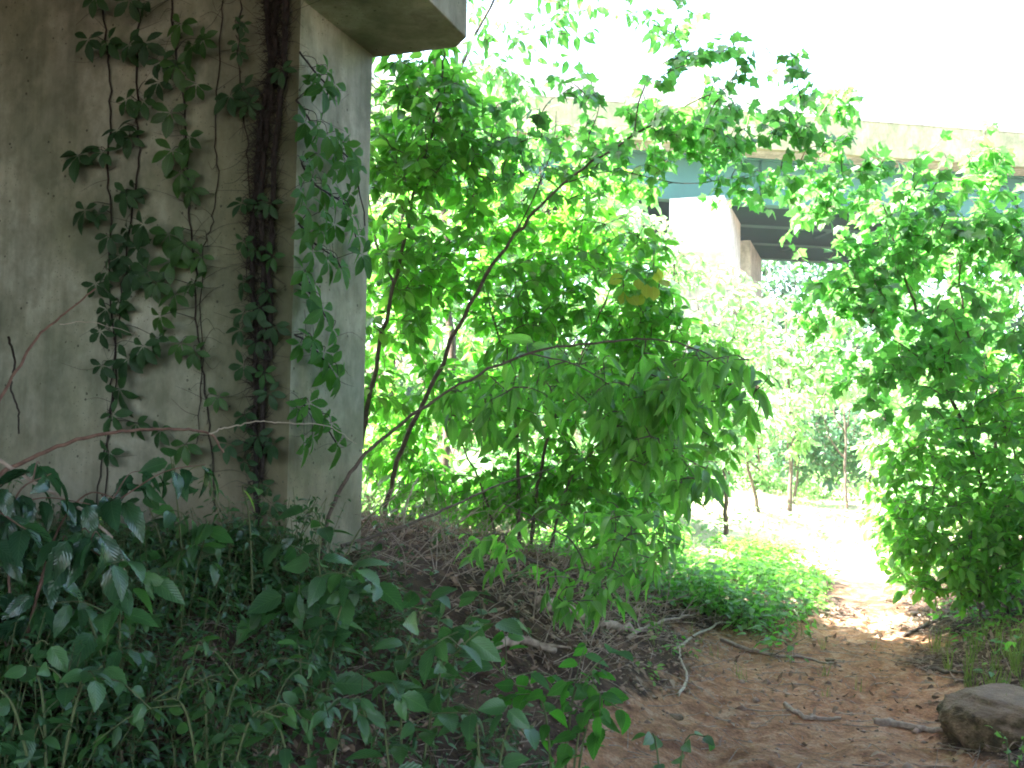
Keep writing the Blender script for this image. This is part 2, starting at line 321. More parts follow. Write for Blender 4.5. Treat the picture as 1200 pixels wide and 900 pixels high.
def grow(seed, name, label, cat, base, stems, blobs, tmpl, leaf_len, lm, bm='bark', twig=.35, spacing=.05, droop=.45, parts=('trunk', 'crown'), group=None,
         twig_r=.0035, sides=6, upn=.9, nj=.45, nf=2.2, extra=None, surf=2.7, light=None, arch=.16, dens=1.9):
    rs = np.random.RandomState(seed); tb = Tubes(); lv = Leaves(); nodes = []
    for pts, r0, r1 in stems:
        c = crom(pts, 7); c = c + np.vstack([np.zeros(3), jit(rs, len(c) - 2, r0 * .22), np.zeros(3)])
        tb.add(c, r0 * .68, r1 * .8, sides); nodes.append(c[len(c) // 4:])
    nodes = np.concatenate(nodes); tips = []; off = rs.uniform(-50, 50, 3)
    for c, rad, n, gap in blobs:
        k = 0; tries = 0; n = int(n * dens)
        while k < n and tries < n * 8:
            tries += 1
            v = nrm(rs.normal(0, 1, 3)) * rs.uniform(0, 1) ** (1 / surf); q = c + v * rad * 1.22
            if gap and noise.noise(Vector(q * nf + off)) < gap - .35 + .15 * rs.uniform(): continue
            if q[2] < gz(q[0], q[1]) + .03: continue
            tips.append(q); k += 1
    tips = np.array(tips); dmin = np.array([np.min(np.linalg.norm(nodes - q, axis=1)) for q in tips])
    for q in tips[np.argsort(dmin)]:
        dd = nodes - q; dist = np.linalg.norm(dd, axis=1) + .5 * np.maximum(0, dd[:, 2])
        k = int(np.argmin(dist)); p0 = nodes[k]; ln = np.linalg.norm(q - p0)
        if ln < 1e-3: continue
        mid = .5 * (p0 + q) + UP * arch * ln + rs.normal(0, .09, 3) * ln
        t = np.linspace(0, 1, 6)[:, None]; path = (1 - t) ** 2 * p0 + 2 * t * (1 - t) * mid + t * t * q
        r_ = twig_r * (1 + min(2.2, ln / twig * .7))
        tb.add(path, r_, twig_r * .45, 4)
        nodes = np.concatenate([nodes, path[2:]])
        place_leaves(rs, lv, tmpl, path, max(.12, 1 - twig * 1.25 / ln), spacing, leaf_len, droop, upn=upn, nj=nj, light=light)
    r_ = empty(name, base); tag(r_, label, cat, group)
    tb.build(parts[0], M[bm], r_, base); lv.build(parts[1], M[lm], r_, base)
    if extra: extra(rs, r_, base, nodes)
    return r_

def sprig(seed, name, label, cat, stems, tmpl, leaf_len, lm, bm='green_stem', spacing=.07, t0=.3, r=.005, droop=.4, parts=('stem', 'foliage'), group=None, upn=.8, nj=.45, branch=0, pet=.2):
    rs = np.random.RandomState(seed); tb = Tubes(); lv = Leaves(); base = np.asarray(stems[0][0], float)
    for pts in stems:
        c = crom(pts, 6); tb.add(c, r, r * .35, 5)
        place_leaves(rs, lv, tmpl, c, t0, spacing, leaf_len, droop, upn=upn, nj=nj, pet=pet)
        for b in range(branch):
            p0 = c[rs.randint(len(c) // 3, len(c))]; q = p0 + rs.normal(0, 1, 3) * np.array([.12, .12, .05]) + UP * .04
            pth = crom([p0, .5 * (p0 + q) + UP * .03, q], 4); tb.add(pth, r * .5, r * .25, 4)
            place_leaves(rs, lv, tmpl, pth, .2, spacing, leaf_len * .85, droop, upn=upn, nj=nj)
    o = empty(name, base); tag(o, label, cat, group)
    tb.build(parts[0], M[bm], o, base); lv.build(parts[1], M[lm], o, base); return o

def prism(bm, poly, z0, z1, bev=0):
    """poly: list of xy (counter clockwise) extruded from z0 to z1"""
    b = [bm.verts.new((x, y, z0)) for x, y in poly]; t = [bm.verts.new((x, y, z1)) for x, y in poly]; n = len(poly)
    fs = [bm.faces.new(b[::-1]), bm.faces.new(t)] + [bm.faces.new((b[i], b[(i + 1) % n], t[(i + 1) % n], t[i])) for i in range(n)]
    return fs
def bm_obj(name, bm, m, parent, origin, bev=0.):
    if bev: bmesh.ops.bevel(bm, geom=[e for e in bm.edges], offset=bev, segments=2, affect='EDGES', profile=.7)
    bmesh.ops.recalc_face_normals(bm, faces=bm.faces)
    bmesh.ops.translate(bm, verts=bm.verts, vec=Vector([-float(v) for v in origin]))
    me = bpy.data.meshes.new(name); bm.to_mesh(me); bm.free()
    return link(name, me, m, parent)
def obox(name, o2, e1, e2, a0, a1, b0, b1, z0, z1, m, parent, origin, bev=.02):
    """box in a plan frame: origin o2, axes e1/e2"""
    bm = bmesh.new(); P = [(a0, b0), (a1, b0), (a1, b1), (a0, b1)]
    prism(bm, [(o2[0] + a * e1[0] + b * e2[0], o2[1] + a * e1[1] + b * e2[1]) for a, b in P], z0, z1)
    return bm_obj(name, bm, m, parent, origin, bev)

# ------------------------------------------------------------------ ground and path
def axis(lo, hi, step, far_lo, far_hi):
    a = list(np.arange(lo, hi, step)); s = step; x = a[-1]
    while x < far_hi: s = min(s * 1.18, 40); x += s; a.append(x)
    s = step; x = a[0]; pre = []
    while x > far_lo: s = min(s * 1.18, 40); x -= s; pre.append(x)
    return np.array(pre[::-1] + a)
gx = axis(-3.2, 6.5, .045, -350, 350); gy = axis(1.5, 13.5, .045, -60, 450)
GX, GY = np.meshgrid(gx, gy); GZ = gz(GX, GY); PM = path_mask(GX, GY)
S_, T_ = st(GX, GY)
SUNLIT_SAND = sstep(S_ + .8 * vnoise(GX, GY, 21), 11, 14) * (1 - sstep(np.abs(T_ + .8 + .6 * vnoise(GX * .6, GY * .6, 22)), 4.5, 9)) * (1 - sstep(S_, 32, 42))
nx, ny = len(gx), len(gy)
ii, jj = np.meshgrid(np.arange(ny - 1), np.arange(nx - 1), indexing='ij')
q0 = (ii * nx + jj).ravel(); GF = np.stack([q0, q0 + 1, q0 + nx + 1, q0 + nx], 1)
GV = np.stack([GX.ravel(), GY.ravel(), GZ.ravel()], 1)
g = link('ground', mesh_np('ground', GV, GF, attrs={'path': PM.ravel(), 'sunlit_sand': SUNLIT_SAND.ravel()}), M['soil']); g['kind'] = 'structure'; g['label'] = 'bare shaded woodland soil under leaf litter beside the path'
fm = PM.ravel()[GF].mean(1) > .5; PF = GF[fm]; used, inv = np.unique(PF, return_inverse=True)
pv = GV[used].copy(); pv[:, 2] += .004
pth = link('path', mesh_np('path', pv, inv.reshape(-1, 4), attrs={'path': PM.ravel()[used], 'sunlit_sand': SUNLIT_SAND.ravel()[used]}), M['soil']); pth['kind'] = 'structure'; pth['label'] = 'bare orange clay footpath leading to the bright clearing'

# ------------------------------------------------------------------ near overpass: pier, cap, girders, deck
_k = math.hypot(1, .36); eT = np.array([1, -.36]) / _k; eS = np.array([.36, 1]) / _k
C0 = at(344, 320, 5.0)[:2]
def side_t(px):      # thickness whose far corner shows at px
    r_ = ray(px, 320); u = r_[:2]; a = np.array([[u[0], -eS[0]], [u[1], -eS[1]]]); sol = np.linalg.solve(a, C0); return sol[1]
TH = side_t(431); ZS = at(440, 65, (C0 + eS * TH)[1] / ray(440, 65)[1])[2]
M['concrete'] = concrete_mat('pier_concrete', (.28, .305, .215), (.46, .47, .385), (.145, .16, .105), .6, (.10, .105, .05), (tuple(C0), tuple(-eT), .62), .95)
M['concrete2'] = concrete_mat('deck_concrete', (.34, .33, .29), (.44, .42, .37), (.2, .19, .15), .2)
org = (C0[0], C0[1], 0.)
ov = empty('overpass', org); tag(ov, 'weathered grey concrete overpass pier close by on the left, hung with vines', 'bridge')
obox('pier', C0, eT, eS, -4.6, 0, 0, TH, .1, ZS + 1.0, M['concrete'], ov, org, .018)
bm = bmesh.new(); ch = .11
_e = .62
prism(bm, [tuple(C0 + a * eT + b * eS) for a, b in [(-5.2, .012), (_e, .012), (_e, TH + .04 - ch), (_e - ch, TH + .04), (-5.2, TH + .04)]], ZS, ZS + 1.05)
bm_obj('pier_cap', bm, M['concrete'], ov, org, .015)
bA = R(-8.0); e1 = np.array([math.cos(bA), math.sin(bA)]); e2 = np.array([-math.sin(bA), math.cos(bA)]); DO = np.array([0, 7.3])
ZD = ZS + 1.05
for b in (-2.2, -4.9, -7.6, -10.3, -13, -15.7):
    obox('girder', DO, e1, e2, -34, 34, b, b + .5, ZD + .012, ZD + 1.0, M['teal'], ov, org, .01)
obox('deck', DO, e1, e2, -34, 34, -16, 0, ZD + 1.004, ZD + 1.28, M['concrete2'], ov, org, .02)
obox('parapet', DO, e1, e2, -34, 34, -.35, -.02, ZD + 1.284, ZD + 2.0, M['concrete2'], ov, org, .02)

def wall(px, py, off=0., side=False):
    d = ray(px, py); n = eT if side else -eS
    o = C0 + n * off; k = ((o[0]) * n[0] + o[1] * n[1]) / (d[0] * n[0] + d[1] * n[1])
    return CAM + k * d
NF = np.array([-eS[0], -eS[1], 0]); NSD = np.array([eT[0], eT[1], 0]); ET3 = np.array([eT[0], eT[1], 0]); ES3 = np.array([eS[0], eS[1], 0])

# ------------------------------------------------------------------ far bridge
FD = 33.0
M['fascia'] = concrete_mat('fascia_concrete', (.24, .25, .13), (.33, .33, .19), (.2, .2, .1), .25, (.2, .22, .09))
M['sunlit_conc'] = concrete_mat('sunlit_concrete', (.52, .51, .48), (.62, .60, .56), (.34, .33, .3), .0)  # paler copy of the bridge concrete, bright light put into its colour
M['shade_conc'] = concrete_mat('shaded_concrete', (.33, .32, .27), (.44, .42, .36), (.2, .19, .15), .35)  # darker copy of the bridge concrete, shade put into its colour
M['teal_shaded'] = paint_mat('teal_underside_shade', (.012, .06, .045), .5)  # darker copy of the girder teal, painting in the shade under the deck
g0 = at(850, 239, FD); ZB = g0[2]; O2 = g0[:2]; bA2 = R(10.0)
f1 = np.array([math.cos(bA2), math.sin(bA2)]); f2 = np.array([-math.sin(bA2), math.cos(bA2)])
org = (O2[0], O2[1], 0.)
fb = empty('highway_bridge', org); tag(fb, 'far highway bridge with teal steel girders and pale concrete parapet behind the trees', 'bridge')
def fbx(name, a0, a1, b0, b1, z0, z1, m, par=None, bev=.02): return obox(name, O2, f1, f2, a0, a1, b0, b1, z0, z1, m, par or fb, org, bev)
LX0, LX1 = -45, 70; GH = 1.55
for i, b in enumerate((0, 3.0, 6.0, 9.0)):
    mm = M['teal'] if i == 0 else M['teal_shaded']
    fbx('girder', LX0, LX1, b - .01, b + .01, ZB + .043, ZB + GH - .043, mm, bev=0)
    gd = COL.objects[-1] if False else None
    fbx('girder_flange', LX0, LX1, b - .22, b + .22, ZB, ZB + .04, mm, bev=.006)
    fbx('girder_flange', LX0, LX1, b - .22, b + .22, ZB + GH - .04, ZB + GH, mm, bev=.006)
for k in range(14):      # web stiffeners on the outer girder
    a = -30 + k * 5.2; fbx('stiffener', a, a + .03, -.2, -.014, ZB + .045, ZB + GH - .045, M['teal'], bev=0)
for k in range(9):       # cross frames between girders
    a = -24 + k * 6.0
    for b in (0, 3.0, 6.0): fbx('cross_beam', a, a + .2, b + .24, b + 2.76, ZB + .3, ZB + .62, M['teal_shaded'], bev=0)
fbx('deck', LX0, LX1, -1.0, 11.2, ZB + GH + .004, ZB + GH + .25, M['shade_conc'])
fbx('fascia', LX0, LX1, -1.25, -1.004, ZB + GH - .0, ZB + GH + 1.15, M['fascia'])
fbx('parapet', LX0, LX1, -1.28, -1.0, ZB + GH + 1.154, ZB + GH + 1.85, M['sunlit_conc'])
fbx('parapet', LX0, LX1, 10.8, 11.2, ZB + GH + .254, ZB + GH + 1.85, M['sunlit_conc'])
for k in range(18):
    a = -34 + k * 4.2; fbx('rail_post', a, a + .12, -1.25, -1.13, ZB + GH + 1.854, ZB + GH + 2.5, M['sunlit_conc'], bev=0)
fbx('rail', LX0, LX1, -1.27, -1.11, ZB + GH + 2.504, ZB + GH + 2.62, M['sunlit_conc'], bev=.01)
# hammerhead pier running under the girders along the skew
PC = at(785, 240, FD - .6)[:2]; w = 62 / FPX * FD
def pier_poly(bm, s0, s1, zt0, zb0, zb1, kk):
    pass
prof_ = [(-.1, ZB - .02), (-.1, ZB - 1.8), (1.3, ZB - 2.6), (2.8, ZB - 2.6), (4.2, ZB - 1.8), (4.2, ZB - .02)]
for PP, oo in ((PC, 0.), (PC, 7.4), (PC + 21 * f1, 0.), (PC + 21 * f1, 7.4)):
    Q = PP + oo * eS; bm = bmesh.new()
    lo = [bm.verts.new((*(Q + s * eS), z)) for s, z in prof_]; hi = [bm.verts.new((*(Q + w * eT + s * eS), z)) for s, z in prof_]
    bm.faces.new(lo); bm.faces.new(hi[::-1])
    for i in range(6): bm.faces.new((lo[i], lo[(i + 1) % 6], hi[(i + 1) % 6], hi[i]))
    bm_obj('pier_cap', bm, M['sunlit_conc'], fb, org, .03)
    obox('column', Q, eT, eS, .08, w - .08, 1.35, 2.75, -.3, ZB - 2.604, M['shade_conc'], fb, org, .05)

# ------------------------------------------------------------------ creepers on the pier
def palm(rs, lv, p, out, down, size, n=5, tilt=.3, rnd=None):
    """palmate creeper leaf: n leaflets fanning in a plane leaning off the wall"""
    o = nrm(out + rs.normal(0, .22, 3)); dn = nrm(down + rs.normal(0, .3, 3)); dn = nrm(dn - o * (dn @ o)); sd = np.cross(o, dn)
    ang = np.linspace(-2.1, 2.1, n) if n > 3 else np.linspace(-1.25, 1.25, n)
    ang = ang + rs.normal(0, .12, n) + rs.normal(0, .25)
    sz = size * (1 - .13 * np.abs(ang)) * rs.uniform(.85, 1.1, n)
    D = np.cos(ang)[:, None] * dn + np.sin(ang)[:, None] * sd + o * tilt * rs.uniform(.1, 1.1, (n, 1)) + np.array([0, 0, -.15])
    N_ = o + UP * .15 + rs.normal(0, .15, (n, 3))
    lv.add(T_LFT, p + nrm(D) * .008, D, N_, sz, np.clip((rs.uniform() if rnd is None else rnd) + rs.normal(0, .12, n), 0, 1))
def creeper(seed, label, stem_px, leaves_px, side=False, r=.0055, size=.118, n=5, bm='bark_dark', lm='leaf_creeper', fuzz=0, tendrils=10, name='creeper_vine', off=.012, lofs=.09):
    rs = np.random.RandomState(seed); tb = Tubes(); lv = Leaves(); out = NSD if side else NF
    st_ = []
    for pl in (stem_px if isinstance(stem_px[0][0], (tuple, list)) else [stem_px]):
        c = crom([wall(x, y, off, side) for x, y in pl], 6)
        c = c + np.outer(rs.normal(0, 1, len(c)) * .006, ES3 if side else ET3) ; tb.add(c, r, r * .7, 6); st_.append(c)
    allc = np.concatenate(st_)
    for item in leaves_px:
        x, y = item[:2]; sz = size * (item[2] if len(item) > 2 else 1.)
        p = wall(x, y, lofs * rs.uniform(.6, 1.3), side); k = np.argmin(np.linalg.norm(allc - p, axis=1) + .6 * np.maximum(0, p[2] - allc[:, 2])); q = allc[k]
        if np.linalg.norm(p - q) < .5: tb.add(crom([q, .5 * (p + q) + out * .03 + UP * .02, p], 4), .0022, .0012, 4)
        palm(rs, lv, p, out, np.array([0, 0, -1.]), sz, n)
    for _ in range(int(tendrils * 2.2)):
        q = allc[rs.randint(len(allc))]; d = (ES3 if side else ET3) * rs.normal(0, .14) + UP * rs.normal(0, .07) + out * .012
        tb.add(crom([q, q + .5 * d + UP * rs.normal(0, .03), q + d], 4), .0014, .0007, 3)
    o = empty(name, allc[-1]); tag(o, label, 'vine')
    tb.build('stem', M[bm], o, allc[-1])
    if fuzz:
        fz = Tubes(); 
        for _ in range(fuzz):
            q = allc[rs.randint(len(allc))]; d = ET3 * rs.normal(0, .035) + UP * rs.normal(0, .035) + out * rs.uniform(-.01, .05)
            d = d * 1.3; fz.add(np.array([q, q + .6 * d, q + d + UP * rs.normal(0, .015)]), .0021, .0007, 3)
        fz.build('rootlets', M['bark_dark'], o, allc[-1])
    if lv.n: lv.build('foliage', M[lm], o, allc[-1])
    return o
def sc_l(seed, base, n, jx, jy):
    rs = np.random.RandomState(seed); out = []
    for i in range(n):
        k = rs.uniform(0, len(base) - 1.001); a = int(k); f = k - a
        out.append((base[a][0] * (1 - f) + base[a + 1][0] * f + rs.normal(0, jx), base[a][1] * (1 - f) + base[a + 1][1] * f + rs.normal(0, jy), rs.uniform(.6, 1.15)))
    return out
v1 = [(118, -15), (126, 60), (130, 130), (126, 200), (130, 260), (128, 330), (136, 420), (128, 500), (114, 570), (112, 650)]
creeper(1, 'slender creeper with five-fingered leaves, leftmost long vine on the pier', v1, [(104, 46), (127, 48), (112, -3), (92, 182, 1.25), (120, 178, .8), (100, 246, 1.1), (116, 250, .8), (128, 276), (126, 318, .9), (112, 332, .8), (125, 362, .9), (118, 388, .8), (140, 300, .9)])
v2 = [(164, -15), (162, 60), (160, 130), (163, 185), (155, 250), (147, 310), (138, 380), (131, 450), (126, 520), (122, 640)]
creeper(2, 'leafy creeper climbing the pier just right of the leftmost vine', v2, [(152, 0, 1.1), (172, 2), (152, 52), (170, 50, 1.1), (190, 72, .9), (186, 96), (148, 116), (168, 118, .9), (138, 152, 1.1), (152, 160), (158, 222, .9), (148, 226), (150, 268, .9), (168, 262, 1.1), (162, 290, .9), (150, 318, 1.2), (172, 318, 1.2), (140, 352, 1.1), (136, 372), (150, 420, 1.2), (168, 405), (140, 456, 1.25), (132, 486), (160, 496, .8), (185, 396, .8), (188, 504, .9), (120, 428, .8), (128, 530, .9)])
v3 = [(200, -15), (206, 60), (214, 115), (220, 180), (222, 250), (228, 310), (232, 385), (240, 450), (247, 510), (250, 600)]
creeper(3, 'creeper with long bright green drooping leaves in the middle of the pier face', v3, [(212, 28, 1.1), (226, 52, 1.1), (238, 46, .8), (206, 76, 1.2), (230, 98, .9), (200, 132, 1.1), (222, 160), (202, 176, 1.1), (212, 202, 1.2), (224, 222, .9), (198, 274, 1.2), (216, 284, 1.1), (236, 300, .9), (200, 306, 1.2), (182, 330), (228, 330, .8), (205, 345), (188, 370), (212, 402, .9), (228, 412, .8), (256, 464, .8), (218, 520, 1.0)], lm='leaf_vine', tendrils=26)
creeper(4, 'bare thin vine stem with no leaves on the pier face', [(262, -15), (258, 60), (252, 150), (255, 210), (248, 260), (238, 300), (236, 420), (232, 520)], [], r=.0035, tendrils=14, name='bare_vine')
creeper(5, 'thin vine with a few small leaves beside the thick hairy vine', [(282, -15), (279, 60), (285, 120), (290, 180), (293, 240), (288, 330)], [(279, 26, .45), (284, 28, .45), (279, 48, .55), (280, 60, .55), (270, 112, 1.1), (286, 104), (292, 122, .8)], r=.004)
v6 = [(324, -15), (321, 60), (308, 130), (302, 190), (297, 260), (296, 330), (301, 410), (299, 500), (303, 660)]
creeper(6, 'thick dark hairy vine trunk running up the pier beside its corner', [v6, [(335, -15), (332, 80), (322, 180), (318, 300), (315, 420)], [(312, -15), (318, 100), (306, 220), (310, 360), (306, 560)]],
        [(284, 238, .9), (300, 236, .8), (330, 82, .9), (286, 282, .8), (300, 292, .7), (316, 238, .9), (286, 330, .9), (286, 366), (305, 360), (320, 300), (282, 386, .9), (300, 400, .9), (322, 382), (310, 436, .9), (286, 428), (315, 460, .9), (286, 486, 1.1), (302, 510, 1.1), (268, 520), (320, 520), (288, 540, .8), (305, 565), (318, 590, .9), (312, 340, .8)], r=.019, size=.10, lm='leaf_creeper', fuzz=2600, tendrils=50, name='hairy_vine', off=.03)
v7 = [[(350, 60), (372, 88), (384, 105), (376, 140)], [(348, 118), (366, 145), (388, 168), (408, 185), (420, 215), (428, 265)], [(352, 190), (368, 215), (390, 230), (408, 245), (418, 285)], [(350, 262), (368, 285), (390, 300), (402, 318)], [(347, 330), (365, 345), (382, 372), (392, 395)], [(345, 392), (362, 402), (382, 425), (394, 444)], [(342, 470), (362, 478), (382, 500), (398, 525)]]
L7 = [(372, 84, .8), (384, 82, .9), (378, 102, 1.2), (392, 98, .9), (366, 98, .7), (358, 142), (372, 148), (384, 158), (396, 160, .8), (402, 168), (412, 180, 1.1), (418, 195), (408, 158, .6), (404, 190, .9), (392, 196, .8), (366, 208), (376, 222), (388, 228, .9), (402, 238, 1.1), (412, 252, 1.2), (420, 276, 1.2), (424, 298, 1.1), (410, 226, .9), (380, 248), (360, 244), (392, 262, .9), (358, 268), (366, 294), (376, 268, .7), (384, 305, 1.1), (398, 312, 1.1), (356, 316), (368, 332, .9), (364, 350, 1.1), (378, 362, 1.2), (390, 385, .8), (352, 402, .8), (366, 398), (380, 412), (386, 428, 1.2), (396, 440, 1.1), (350, 476, .8), (362, 472), (376, 490, 1.1), (388, 496, .8), (396, 520, 1.2), (366, 512, .8), (356, 520, .9), (372, 180, .8), (352, 222, .9), (360, 190, .8)]
creeper(7, 'creeper with bright leaf sprays trailing round the pier corner', v7, L7, side=True, size=.122, tendrils=36, off=.03, lofs=.13, n=5, lm='leaf_spray')

# ------------------------------------------------------------------ thickets to the right of the pier (middle distance)
def yellow_leaves(rs, root, base, nodes):
    lv = Leaves(); P = np.array([at(742 + rs.normal(0, 16), 330 + rs.normal(0, 13), 7.4) for _ in range(9)])
    lv.add(T_RND, P, rs.normal(0, .4, (9, 3)) + np.array([0, 0, -1.]), np.array([0, -1., .4]) + rs.normal(0, .3, (9, 3)), .12, rs.uniform(0, 1, 9)); lv.build('yellow_leaves', M['leaf_yellow'], root, base)
b0 = ground_at(418, 640, 6.4)
b0 = at(415, 622, 7.4); b0[2] = gz(b0[0], b0[1])
grow(11, 'sapling', 'upright leafy sapling right beside the pier edge', 'tree', b0,
     [([b0, at(424, 520, 7.4), at(440, 430, 7.4), at(462, 335, 7.3), at(486, 230, 7.2), at(510, 140, 7.1), at(522, 62, 7.0)], .035, .008),
      ([at(462, 335, 7.3), at(440, 280, 7.6), at(432, 200, 7.7), at(450, 110, 7.8)], .014, .004)],
     [B(490, 150, 7.2, 70, 85, .6, 120, .2), B(470, 250, 7.6, 60, 90, .7, 110, .2), B(545, 190, 7.5, 60, 60, .6, 75, .25), B(450, 380, 7.8, 40, 100, .6, 70, .3), B(505, 80, 7.0, 45, 30, .3, 28, .1)],
     T_OV, .125, 'leaf_mid', spacing=.055, droop=.5)
b0 = at(448, 618, 7.3); b0[2] = gz(b0[0], b0[1])
grow(12, 'maple_sapling', 'leaning maple sapling reaching a long bare branch over the clearing', 'tree', b0,
     [([b0, at(466, 540, 7.3), at(512, 440, 7.2), at(557, 345, 7.15), at(605, 273, 7.15), at(660, 215, 7.25), at(743, 158, 7.5), at(830, 112, 7.8), at(905, 82, 7.8)], .030, .006),
      ([at(743, 158, 7.5), at(750, 115, 7.5), at(768, 82, 7.5), at(800, 60, 7.5)], .010, .004),
      ([at(660, 215, 7.2), at(720, 200, 7.5), at(800, 215, 7.8), at(880, 205, 8.0)], .009, .003),
      ([at(605, 273, 7.15), at(630, 220, 7.3), at(648, 170, 7.5), at(652, 130, 7.5)], .010, .003)],
     [B(870, 120, 7.7, 85, 55, .9, 62, .42), B(935, 105, 7.8, 60, 40, .6, 22, .4), B(800, 115, 7.7, 65, 50, .7, 40, .4), B(830, 190, 7.8, 110, 42, .9, 62, .38), B(640, 175, 7.5, 80, 60, .8, 60, .35), B(735, 120, 7.7, 65, 40, .6, 26, .4), B(930, 195, 7.8, 55, 45, .6, 28, .38), B(785, 50, 7.7, 45, 40, .5, 11, .3), B(980, 140, 7.8, 25, 30, .3, 6, .2)],
     T_MAP, .092, 'leaf_maple', spacing=.065, droop=.75, nj=.7, twig=.3)
b0 = at(372, 655, 4.55); b0[2] = gz(b0[0], b0[1])
grow(13, 'arching_shrub', 'arching shrub branch drooping long dark leaves over the path edge', 'shrub', b0,
     [([b0, at(388, 596, 4.6), at(422, 540, 4.75), at(472, 495, 4.9), at(540, 450, 5.0), at(620, 414, 5.0), at(700, 402, 5.0), at(765, 398, 5.0), at(830, 415, 5.0), at(878, 452, 5.0)], .016, .004),
      ([at(620, 414, 5.0), at(680, 430, 5.3), at(740, 470, 5.4), at(790, 520, 5.4)], .007, .003)],
     [B(820, 450, 5.0, 70, 34, .4, 34, .2), B(760, 500, 5.2, 80, 55, .5, 52, .3), B(680, 440, 5.3, 90, 45, .5, 46, .3), B(790, 550, 5.2, 50, 30, .3, 15, .2), B(710, 540, 5.4, 70, 45, .4, 26, .3), B(600, 470, 5.4, 70, 40, .4, 20, .3)],
     T_OV2, .14, 'leaf_mid', spacing=.075, droop=.75, parts=('stem', 'foliage'), twig=.3, nj=.5, arch=.05)
b0 = at(608, 620, 8.0); b0[2] = gz(b0[0], b0[1])
grow(14, 'thicket_shrub', 'dense many-stemmed green shrub filling the middle behind the arching branch', 'shrub', b0,
     [([b0, at(606, 520, 8.0), at(590, 420, 8.0), at(565, 320, 8.0)], .028, .008), ([b0 + [.1, .1, 0], at(640, 520, 8.1), at(680, 420, 8.2), at(720, 330, 8.2)], .024, .007),
      ([b0 - [.15, 0, 0], at(560, 560, 8.2), at(520, 480, 8.4), at(490, 400, 8.5)], .018, .006), ([b0 + [.25, 0, 0], at(670, 560, 7.8), at(740, 480, 7.6), at(800, 420, 7.6)], .018, .005)],
     [B(560, 320, 8.2, 110, 80, .8, 210, .22), B(690, 330, 8.0, 90, 80, .8, 170, .22), B(520, 460, 8.6, 90, 90, .7, 100, .3), B(650, 440, 8.2, 120, 75, .8, 210, .22), B(770, 440, 7.8, 80, 60, .6, 100, .2), B(690, 540, 8.0, 110, 50, .6, 85, .25), B(560, 545, 8.3, 110, 50, .6, 80, .32), B(800, 500, 7.9, 70, 55, .7, 70, .3), B(640, 240, 8.3, 100, 60, .9, 120, .32), B(460, 520, 8.6, 40, 70, .6, 60, .3), B(520, 580, 8.6, 110, 38, .5, 120, .2), B(680, 580, 8.4, 100, 38, .5, 110, .2), B(740, 380, 8.0, 70, 50, .7, 80, .3)],
     T_OV, .12, 'leaf_mid', spacing=.05, droop=.5, parts=('stem', 'foliage'), extra=yellow_leaves)
b0 = at(700, 690, 5.9); b0[2] = gz(b0[0], b0[1])
grow(15, 'low_sapling', 'low bright green sapling arching over the fallen log', 'shrub', b0,
     [([b0, at(680, 650, 5.7), at(640, 615, 5.5), at(590, 590, 5.4)], .009, .003), ([b0, at(720, 655, 5.6), at(745, 625, 5.5), at(800, 640, 5.4)], .008, .003)],
     [B(640, 605, 5.6, 75, 25, .4, 22, .3), B(745, 635, 5.6, 65, 40, .45, 30, .3), B(690, 680, 5.5, 50, 35, .35, 14, .3), B(600, 640, 5.7, 50, 25, .3, 8, .2)],
     T_OV2, .12, 'leaf_mid', spacing=.05, droop=.6, parts=('stem', 'foliage'), twig=.25, arch=.1)

# ------------------------------------------------------------------ right hand bushes
b0 = at(1175, 690, 8.2); b0[2] = gz(b0[0], b0[1])
grow(21, 'maple_bush', 'tall maple bush leaning over the path from the right bank', 'tree', b0,
     [([b0, at(1150, 560, 8.2), at(1105, 440, 8.2), at(1065, 340, 8.1), at(1035, 240, 8.0)], .034, .007), ([b0 + [.15, .1, 0], at(1165, 500, 8.4), at(1130, 370, 8.4), at(1120, 230, 8.3)], .028, .006),
      ([b0 + [.3, 0, 0], at(1205, 520, 8.0), at(1215, 380, 7.9), at(1190, 230, 7.8)], .026, .006), ([at(1105, 440, 8.2), at(1050, 400, 7.9), at(1000, 370, 7.8)], .010, .004)],
     [B(1030, 265, 8.1, 85, 60, 1.0, 95, .36), B(1120, 260, 8.4, 100, 65, 1.2, 130, .36), B(1090, 345, 8.3, 110, 75, 1.2, 160, .38), B(1000, 350, 7.9, 55, 55, .8, 46, .38), B(1120, 450, 8.3, 95, 75, 1.1, 130, .4), B(1190, 320, 8.2, 70, 100, 1.1, 120, .36), B(1140, 195, 8.2, 80, 35, .8, 40, .38), B(975, 225, 8.1, 50, 45, .7, 30, .38), B(1040, 430, 8.1, 55, 60, .8, 50, .4)],
     T_MAP, .105, 'leaf_maple', spacing=.065, droop=.6, nj=.7, twig=.32)
b0 = at(1150, 700, 7.7); b0[2] = gz(b0[0], b0[1])
